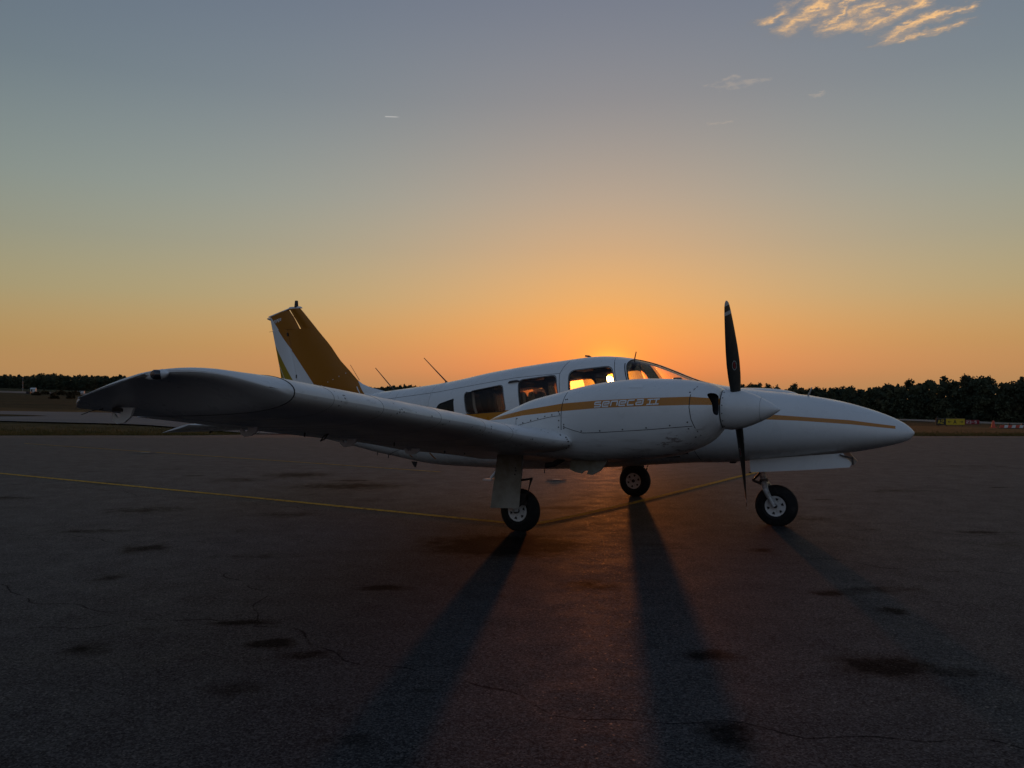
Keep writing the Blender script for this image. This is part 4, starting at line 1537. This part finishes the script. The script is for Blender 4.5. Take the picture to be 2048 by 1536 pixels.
# ---- landing gear
def wheel(parent, x, y, z0, r=.222, w=.155, outer=1):
    """tyre standing on the ground at z0 with a slightly flattened foot"""
    prof = []
    for a in np.linspace(-1, 1, 15):
        e = abs(a) ** 2.6
        prof.append((a * w / 2, r - .075 * e - (.012 if abs(a) > .97 else 0)))
    prof = [(-w / 2 * .8, .105)] + prof + [(w / 2 * .8, .105)]
    cz = z0 + r - .014
    V, F = lathe(prof, 48, (x, y, cz), (0, 1, 0), False)
    V = [(a, b + (.010 if b > y else -.010) * max(0, 1 - (c - z0) / .05) if c < z0 + .05 else b, max(c, z0 + .001)) for a, b, c in V]
    t = mesh_obj('tyre', V, F, M['rubber'], parent)
    prof = [(-w / 2 * .74, .02), (-w / 2 * .70, .06), (-w / 2 * .78, .10), (-w / 2 * .84, .112), (-w / 2 * .70, .118), (w / 2 * .70, .118), (w / 2 * .84, .112), (w / 2 * .78, .10), (w / 2 * .70, .06), (w / 2 * .74, .02)]
    rim = mesh_obj('rim', *lathe(prof, 36, (x, y, cz), (0, 1, 0)), M['rim'], parent, sharp=30)
    for sd in (-1, 1):
        for k in range(6):
            a0 = k * math.pi / 3 + .3
            pts = [(x + rr * math.cos(a0 + da), y + sd * (w / 2 * .735 + .004 + (rr - .06) * .14), cz + rr * math.sin(a0 + da)) for rr, da in ((.062, -.10), (.088, -.20), (.088, .20), (.062, .10))]
            mesh_obj('rim_opening', pts, [(0, 1, 2, 3)], M['black'], rim, smooth=False, fix=False)
    mesh_obj('hub_cap', *lathe([(-w / 2 * .95, .001), (-w / 2 * .95, .022), (w / 2 * .95, .022), (w / 2 * .95, .001)], 14, (x, y, cz), (0, 1, 0)), M['dark_steel'], parent)
    return cz


for s in (-1, 1):
    g = empty('main_landing_gear', (0, 0, 0), plane)
    yw = s * 1.635
    z0 = -.0140 * 1.635 * (1 if s < 0 else -1)        # ground height under this wheel in the body frame
    cz = wheel(g, 0, yw, z0)
    V, F = tube([(.03, s * 1.72, .80), (.02, s * 1.735, .50), (.0, s * 1.74, cz + .06), (0, s * 1.735, cz)], [.048, .045, .033, .03], 14)
    mesh_obj('strut', V, F, M['gear'], g)
    mesh_obj('axle', *tube([(0, s * 1.745, cz), (0, s * 1.60, cz)], .025, 10), M['dark_steel'], g)
    V, F = join(tube([(.05, s * 1.735, .50), (.145, s * 1.735, .515), (.19, s * 1.735, .525)], .011, 8), tube([(.18, s * 1.735, .525), (.12, s * 1.735, cz + .12), (.03, s * 1.735, cz + .05)], .014, 8))
    mesh_obj('torque_link', V, F, M['dark_steel'], g)
    mesh_obj('brake_caliper', *box(.07, s * 1.70, cz + .12, .09, .05, .11), M['dark_steel'], g, smooth=False)
    # gear door carried on the strut
    y0, y1 = s * 1.80, s * 1.785
    poly = [(-.178, .80), (.098, .80), (.085, .50), (.062, .222), (-.272, .204), (-.225, .50)]
    rings = []
    for off in (-.005, .005):
        rings.append([(a, s * (1.775 + .02 * (b - .2) + off), b) for a, b in poly])
    door = mesh_obj('gear_door', *loft(rings), M['dirty'], g, smooth=False)
    for a, b in ((.03, .60), (.028, .625), (.02, .56)):
        mesh_obj('fastener', *lathe([(-.004, .001), (-.004, .009), (.003, .009), (.003, .001)], 8, (a, s * (1.775 + .02 * (b - .2) + .006), b), (0, s, 0)), M['screw'], door)
    V, F = tube([(-.15, s * 1.6, .78), (-.12, s * 1.70, .62), (.0, s * 1.73, .48)], .016, 8)
    mesh_obj('side_brace', V, F, M['dark_steel'], g)

g = empty('nose_landing_gear', (0, 0, 0), plane)
cz = wheel(g, 2.212, 0, 0)
V, F = tube([(2.04, 0, .78), (2.062, 0, .56), (2.085, 0, .46)], [.036, .036, .034], 14)
mesh_obj('strut', V, F, M['gear'], g)
for s in (-1, 1):
    V, F = tube([(2.09, 0, .44), (2.10, s * .06, .43), (2.118, s * .098, .385), (2.15, s * .10, .315), (2.195, s * .102, .235), (2.212, s * .102, cz)], [.036, .034, .032, .028, .026, .028], 12)
    mesh_obj('fork', V, F, M['gear'], g)
V, F = join(tube([(2.05, -.03, .555), (1.965, 0, .465)], .012, 8), tube([(2.05, .03, .555), (1.965, 0, .465)], .012, 8),
            tube([(1.965, 0, .465), (2.075, -.03, .425)], .013, 8), tube([(1.965, 0, .465), (2.075, .03, .425)], .013, 8))
mesh_obj('torque_link', V, F, M['dark_steel'], g)
mesh_obj('strut_collar', *lathe([(-.02, .04), (-.018, .047), (.018, .047), (.02, .04)], 16, (2.082, 0, .468), (.2, 0, -1)), M['dark_steel'], g)
poly = [(1.985, .70), (1.997, .568), (2.30, .594), (2.60, .622), (2.962, .662), (2.985, .70), (2.90, .80)]
rings = []
for off in (-.005, .005):
    rings.append([(a, -(.235 - .10 * (b - .6) + off), b) for a, b in poly])
door = mesh_obj('nose_gear_door', *loft(rings), M['white'], g, smooth=False)
V, F = prism([(2.87, .79), (2.97, .765), (3.0, .765), (3.002, .69), (2.985, .688), (2.98, .745), (2.875, .775)], 1, -.245, -.222)
mesh_obj('door_arm', V, F, M['dark_steel'], g, smooth=False)
mesh_obj('door_hinge', *box(1.992, -.235, .566, .02, .03, .016), M['dark_steel'], g, smooth=False)
rings = []
for off in (-.005, .005):
    rings.append([(a, (.235 - .10 * (b - .6) + off), b) for a, b in poly])
mesh_obj('nose_gear_door', *loft(rings), M['white'], g, smooth=False)
V, F = lathe([(-.015, .001), (-.012, .03), (0, .04), (.02, .042)], 14, (1.78, -.12, .66), (0, 0, 1))
mesh_obj('belly_light', V, F, M['dark_steel'], plane)

# ------------------------------------------------------------------ airfield things
def flat_letters(text, ox, oy, oz, sc, gw, gap, stroke, mat, parent):
    """lettering on a board that faces the camera side (towards -y)"""
    letters('letter', text, lambda u, v, k: (ox + u * sc, oy - .004 - .001 * k, oz + v * sc), gw, gap, stroke, mat, parent, step=1.0, r=.12)


M['sign_black'] = material('sign_black', (.02, .02, .02), .5)
M['sign_yellow'] = material('sign_yellow', (.62, .43, .02), .5)
M['sign_red'] = material('sign_red', (.30, .012, .02), .5)
M['sign_white'] = material('sign_white', (.75, .75, .72), .5)
M['cone'] = material('cone_orange', (.62, .09, .05), .6)


def T(x, y):
    return float(terrain(x, y))


# guidance sign: a black A2 panel and a yellow panel with arrows in one cabinet
x, y = 33.0, 60.9
sg = empty('taxiway_sign', (x, y, T(x, y)), rot=(0, 0, -.12))
tag(sg, 'black and yellow taxiway guidance sign reading A2 and A between arrows', 'sign')
mesh_obj('cabinet', *box(.34, .06, .33, 2.06, .16, .50), M['dark_steel'], sg, smooth=False)
p1 = mesh_obj('panel', *box(-.34, -.03, .33, .66, .02, .46), M['sign_black'], sg, smooth=False)
p2 = mesh_obj('panel', *box(.68, -.03, .33, 1.34, .02, .46), M['sign_yellow'], sg, smooth=False)
flat_letters('A2', -.58, -.04, .19, .28, .62, .24, .17, M['sign_yellow'], p1)
flat_letters('<', .15, -.04, .23, .20, 1.2, .2, .17, M['sign_black'], p2)
flat_letters('A', .55, -.04, .19, .28, .70, .2, .17, M['sign_black'], p2)
flat_letters('>', .98, -.04, .23, .20, 1.2, .2, .17, M['sign_black'], p2)
for u in (-.5, .1, .7, 1.2):
    mesh_obj('leg', *box(u, .06, .02, .05, .05, .20), M['dark_steel'], sg, smooth=False)
x, y = 51.1, 88.7
sg = empty('runway_sign', (x, y, T(x, y)), rot=(0, 0, -.12))
tag(sg, 'red runway holding sign with white numbers partly behind the yellow taxiway sign', 'sign')
mesh_obj('cabinet', *box(-.1, .06, .30, 1.5, .16, .48), M['dark_steel'], sg, smooth=False)
p1 = mesh_obj('panel', *box(-.1, -.03, .30, 1.44, .02, .44), M['sign_red'], sg, smooth=False)
flat_letters('23-5', -.70, -.04, .18, .24, .75, .42, .18, M['sign_white'], p1)
for u in (-.6, 0, .45):
    mesh_obj('leg', *box(u, .06, .02, .05, .05, .16), M['dark_steel'], sg, smooth=False)

# traffic cone and low barricade beside the apron
x, y = 29.7, 49.4
cn = empty('traffic_cone', (x, y, T(x, y)))
tag(cn, 'small red-orange cone standing in dry grass at the right edge', 'cone')
mesh_obj('base', *box(0, 0, .02, .30, .30, .04), M['cone'], cn, smooth=False)
mesh_obj('cone_body', *lathe([(.04, .115), (.06, .11), (.30, .075), (.42, .055), (.45, .03), (.452, .001)], 18, (0, 0, 0), (0, 0, 1)), M['cone'], cn)
x, y = 30.1, 48.2
br = empty('barricade', (x, y, T(x, y)), rot=(0, 0, -.08))
tag(br, 'low red and white striped barricade lying beside the orange cone', 'barricade')
for k in range(7):
    poly = [(-.70 + .22 * k, .03), (-.50 + .22 * k, .03), (-.45 + .22 * k, .19), (-.65 + .22 * k, .19)]
    mesh_obj('stripe_block', *prism(poly, 1, -.06, .06), M['sign_white'] if k % 2 else M['cone'], br, smooth=False)
mesh_obj('foot', *box(.1, 0, .015, 1.7, .22, .03), M['sign_black'], br, smooth=False)
for u in (-.15, .62):
    mesh_obj('warning_light', *lathe([(0, .05), (.06, .06), (.10, .045), (.12, .001)], 12, (u, 0, .19), (0, 0, 1)), M['sign_black'], br)
x, y = 129.3, 243.4
pm = tag(mesh_obj('marker_post', *lathe([(-.2, .28), (.35, .28), (.45, .16), (.8, .16), (.85, .26), (1.0, .26), (1.05, .02)], 12, (x, y, T(x, y)), (0, 0, 1)), M['sign_black']),
         'small dark marker post far off at the runway edge', 'post')
# pale equipment huts, mast and low things far to the left
M['hut'] = material('hut_white', (.62, .62, .60), .7)


def hut(x, y, w, d, h, label, cat, name, flat=False):
    e = empty(name, (x, y, T(x, y)), rot=(0, 0, .25))
    tag(e, label, cat)
    mesh_obj('wall', *box(0, 0, h / 2 - .1, w, d, h + .2), M['hut'], e, smooth=False)
    rf = mesh_obj('roof', *prism([(-d * .55, h + .002), (d * .55, h + .002), (0, h + (.04 if flat else .28 * w))], 0, -w * .54, w * .54), M['hut'], e, smooth=False)
    mesh_obj('door', *box(-w * .2, -d / 2 - .01, h * .42, w * .22, .03, h * .8), M['sign_black'], e, smooth=False)
    return e


hut(-157.4, 263.1, 1.5, 1.3, .9, 'small white equipment hut beside a thin mast in front of the left woods', 'hut', 'equipment_hut')
hut(-141.1, 261.9, 2.0, 1.2, .75, 'low flat-topped white equipment box on the grass near the wing tip', 'box', 'equipment_box', True)
x, y = -157.8, 258
ms = empty('mast', (x, y, T(x, y)))
tag(ms, 'thin pale lattice mast standing beside the small white hut', 'mast')
mesh_obj('pole', *tube([(0, 0, -.3), (0, 0, 4.6)], [.06, .03], 8), M['gear'], ms)
for k in range(4):
    mesh_obj('crossbar', *tube([(-.35, 0, 1 + k), (.35, 0, 1 + k)], .03, 6), M['hut'], ms)
x, y = -116.1, 192.2
ub = empty('utility_cabinet', (x, y, T(x, y)))
tag(ub, 'dark low utility cabinet on the grass in front of the white hut', 'cabinet')
mesh_obj('cabinet_body', *box(0, 0, .22, .95, .5, .5), M['sign_black'], ub, smooth=False)
mesh_obj('lid', *box(0, 0, .49, 1.05, .6, .05), M['sign_black'], ub, smooth=False)

# round drain cover in a concrete collar on the apron
M['concrete'] = material('concrete_collar', (.07, .062, .058), .9, spec=.2)
dr = empty('drain_cover', (.73, 13.09, 0))
tag(dr, 'round metal drain cover in a pale concrete collar behind the landing gear', 'drain cover')
mesh_obj('collar', *lathe([(.001, .02), (.004, .17), (.006, .165), (.006, .02)], 28, (0, 0, 0), (0, 0, 1)), M['concrete'], dr, smooth=False)
mesh_obj('cover', *lathe([(.006, .01), (.010, .085), (.012, .08), (.012, .01)], 24, (0, 0, 0), (0, 0, 1)), M['sign_black'], dr, smooth=False)
dr = empty('drain_cover', (-8.81, 19.22, 0))
tag(dr, 'round metal drain cover in a pale collar on the far left apron', 'drain cover')
mesh_obj('collar', *lathe([(.001, .02), (.004, .26), (.006, .25), (.006, .02)], 28, (0, 0, 0), (0, 0, 1)), M['concrete'], dr, smooth=False)
mesh_obj('cover', *lathe([(.006, .01), (.010, .12), (.012, .11), (.012, .01)], 24, (0, 0, 0), (0, 0, 1)), M['sign_black'], dr, smooth=False)


# ------------------------------------------------------------------ vegetation
def f_leaf(t, p):
    P = ocoord(t)
    n = t.noise(P, .12, 4, .6)
    c = t.mix(t.ramp(n, .35, .65), (.042, .058, .038), (.085, .086, .045))
    c = t.mix(t.ramp(t.noise(P, .05, 2), .55, .7, 0, .6), c, (.09, .055, .026))
    t.put(p.inputs['Base Color'], c)


M['leaf'] = material('woodland_leaves', rough=.85, spec=.15, fn=f_leaf)
M['bark'] = material('bark', (.05, .04, .03), .9)


def quads_mesh(name, C, U, W, mat):
    """many small leaf faces: centres C, half axes U and W"""
    n = len(C)
    V = np.stack([C - U - W * .6, C + U - W, C + U * .8 + W, C - U * .9 + W * .8], 1).reshape(-1, 3)
    me = bpy.data.meshes.new(name)
    me.vertices.add(4 * n); me.vertices.foreach_set('co', V.ravel())
    me.loops.add(4 * n); me.loops.foreach_set('vertex_index', np.arange(4 * n, dtype=np.int32))
    me.polygons.add(n); me.polygons.foreach_set('loop_start', np.arange(0, 4 * n, 4, dtype=np.int32))
    me.update(calc_edges=True)
    o = bpy.data.objects.new(name, me); COL.objects.link(o); me.materials.append(mat)
    return o


def unit(n):
    v = rng.normal(size=(n, 3))
    return v / np.linalg.norm(v, axis=1, keepdims=True)


def crown(cx, cy, z0, h, r, nclump, nleaf, size):
    """leaf faces of one tree crown standing on z0"""
    C, S = [], []
    for k in range(nclump):
        t = 1.0 - .9 * rng.uniform() ** 1.0 if k else 1.0
        rad = r * (1.0 - .62 * max(0, t - .4) / .6) * rng.uniform(.15, .85) * (0.3 if k == 0 else 1)
        a = rng.uniform(0, 2 * math.pi)
        cr = r * rng.uniform(.34, .56) * (1.15 - .45 * t)
        cc = np.array([cx + rad * math.cos(a), cy + rad * math.sin(a), z0 + max(h * t - cr * .8, cr * .3)])
        ni = nleaf // 3
        d1 = unit(ni) * rng.uniform(0, .62, (ni, 1)) * cr
        d2 = unit(nleaf) * rng.uniform(.6, 1.08, (nleaf, 1)) * cr
        C += [cc + d1, cc + d2]
        S += [np.full((ni, 1), cr * .42), np.full((nleaf, 1), size)]
    C = np.concatenate(C); S = np.concatenate(S)
    C[:, 2] = np.maximum(C[:, 2], z0 + .1)
    n = len(C)
    U = unit(n); W = np.cross(U, unit(n)); W /= np.linalg.norm(W, axis=1, keepdims=True) + 1e-6
    sz = rng.uniform(.5, 1.2, (n, 1)) * S
    return C, U * sz, W * sz


SKY_PX = [-700, 0, 100, 200, 280, 450, 640, 740, 780, 830, 1000, 1200, 1300, 1450, 1500, 1540, 1600, 1700, 1750, 1800, 1850, 1900, 1950, 1980, 2020, 2048, 2800]
SKY_Y = [744, 751, 748, 751, 752, 758, 766, 773, 771, 770, 773, 778, 778, 771, 766, 770, 773, 773, 769, 764, 759, 754, 752, 757, 757, 756, 748]
WD_PX = [-700, 0, 800, 1450, 1750, 2048, 2800]
WD_D = [600, 560, 540, 450, 350, 290, 240]


def lump(px):
    return 1 + .04 * math.sin(px * .071 + 1.0) + .035 * math.sin(px * .163 + .4) + .025 * math.sin(px * .37)


def wood(name, label, p0, p1):
    C, U, W = [], [], []
    for row in range(3):
        px = p0
        while px < p1:
            D = float(np.interp(px, WD_PX, WD_D)) + row * 9 + rng.uniform(-4, 4)
            x = (px - 1024) / 1600 * D
            zg = T(x, D)
            top = 1.38 + (791 - float(np.interp(px, SKY_PX, SKY_Y))) * D / 1600
            h = (top - zg) * lump(px) * (rng.uniform(.84, 1.06) if row else rng.uniform(.62, .95)) + rng.normal() * .3
            h = max(h, 3)
            r = min(max(h * rng.uniform(.24, .36), 2.2), 5.0)
            c = crown(x, D, zg - .3, h, r, int(9 + h * .45), 26, .34)
            C.append(c[0]); U.append(c[1]); W.append(c[2])
            px += r * rng.uniform(.75, 1.25) / D * 1600
    px = p0
    while px < p1:                      # the dark heart of the wood behind the outer crowns
        D = float(np.interp(px, WD_PX, WD_D)) + 12 + rng.uniform(-3, 3)
        x = (px - 1024) / 1600 * D
        zg = T(x, D)
        h = 1.38 + (791 - float(np.interp(px, SKY_PX, SKY_Y))) * D / 1600 - zg
        m = int(h * 3.2)
        c = np.stack([x + rng.normal(0, 1.0, m), D + rng.normal(0, 2, m), zg + rng.uniform(0, .87, m) * h * lump(px)], 1)
        C.append(c)
        u = unit(m); u[:, 1] *= .4
        v_ = np.cross(u, np.array([0, 1.0, 0])); v_ /= np.linalg.norm(v_, axis=1, keepdims=True) + 1e-6
        U.append(u * rng.uniform(.6, 1.1, (m, 1))); W.append(v_ * rng.uniform(.6, 1.1, (m, 1)))
        px += 1.5 / D * 1600
    o = quads_mesh(name, np.concatenate(C), np.concatenate(U), np.concatenate(W), M['leaf'])
    tag(o, label, 'wood', kind='stuff')
    return o


wood('wood', 'dark far-off belt of woodland along the left horizon', -650, 620)
wood('wood', 'dark tree tops on the horizon behind the tail and cabin', 640, 1290)
wood('wood', 'dark tall woodland rising beyond the nose to the right edge', 1300, 2750)

# low shrubs out on the airfield, each its own thing
SH = [(-97.0, 163.5, 1.3, .7, 'leftmost low brown shrub on the airfield below the woods'), (-104.4, 178.4, 1.6, .8, 'low brown shrub second from left below the woods'),
      (-71.4, 124.4, 1.1, .9, 'largest rounded brown shrub on the near grass at left'), (-71.6, 129.3, .8, .6, 'small brown shrub just right of the largest shrub'),
      (-100.8, 179.5, 1.8, .7, 'wide low brown shrub in the middle of the distant row'), (-95.7, 173.5, 1.5, .7, 'brown shrub second from right in the distant row'),
      (-103.2, 189.0, 1.8, .8, 'rightmost brown shrub of the distant row near the wing tip')]
M['shrub'] = material('shrub_leaves', (.055, .038, .018), .9, spec=.1)
for x, y, r, h, lab in SH:
    c, u, w_ = crown(0, 0, 0, h, r, 9, 26, .12)
    e = empty('shrub', (x, y, T(x, y)))
    tag(e, lab, 'shrub', 'shrubs on the airfield')
    f = quads_mesh('foliage', c, u, w_, M['shrub']); f.parent = e
    mesh_obj('stem', *tube([(0, 0, -.1), (.05, 0, h * .3), (0, .05, h * .6)], [.05, .04, .02], 6), M['bark'], e)


# ragged grass along the apron edge
def f_blade_grass(t, p):
    P = ocoord(t)
    n = t.noise(P, .8, 4, .6)
    t.put(p.inputs['Base Color'], t.mix(t.ramp(n, .35, .65), (.20, .12, .04), (.085, .075, .022)))


M['grass_blade'] = material('dry_grass', rough=.9, spec=.1, fn=f_blade_grass)


def grass_belt(name, label, x0, x1, n):
    xs_ = rng.uniform(x0, x1, n)
    e0 = np.interp(xs_, [e[0] for e in edge], [e[1] for e in edge])
    ys_ = e0 + .02 + rng.exponential(1.6, n)
    zs_ = terrain(xs_, ys_) - .03
    hh = rng.uniform(.03, .09, n) * np.where(rng.uniform(size=n) < .06, 1.7, 1)
    a = rng.uniform(0, math.pi, n)
    w_ = .012
    B = np.stack([xs_, ys_, zs_], 1)
    S = np.stack([np.cos(a) * w_, np.sin(a) * w_, np.zeros(n)], 1)
    tipv = B + np.stack([rng.normal(0, .035, n), rng.normal(0, .035, n), hh], 1)
    V = np.stack([B - S, B + S, tipv], 1).reshape(-1, 3)
    me = bpy.data.meshes.new(name)
    me.vertices.add(3 * n); me.vertices.foreach_set('co', V.ravel())
    me.loops.add(3 * n); me.loops.foreach_set('vertex_index', np.arange(3 * n, dtype=np.int32))
    me.polygons.add(n); me.polygons.foreach_set('loop_start', np.arange(0, 3 * n, 3, dtype=np.int32))
    me.update(calc_edges=True)
    o = bpy.data.objects.new(name, me); COL.objects.link(o); me.materials.append(M['grass_blade'])
    tag(o, label, 'grass', kind='stuff')


grass_belt('grass', 'dry mown grass along the far left edge of the apron', -32, -9, 26000)
grass_belt('grass', 'dry brown grass along the far right edge of the apron', 9, 34, 26000)
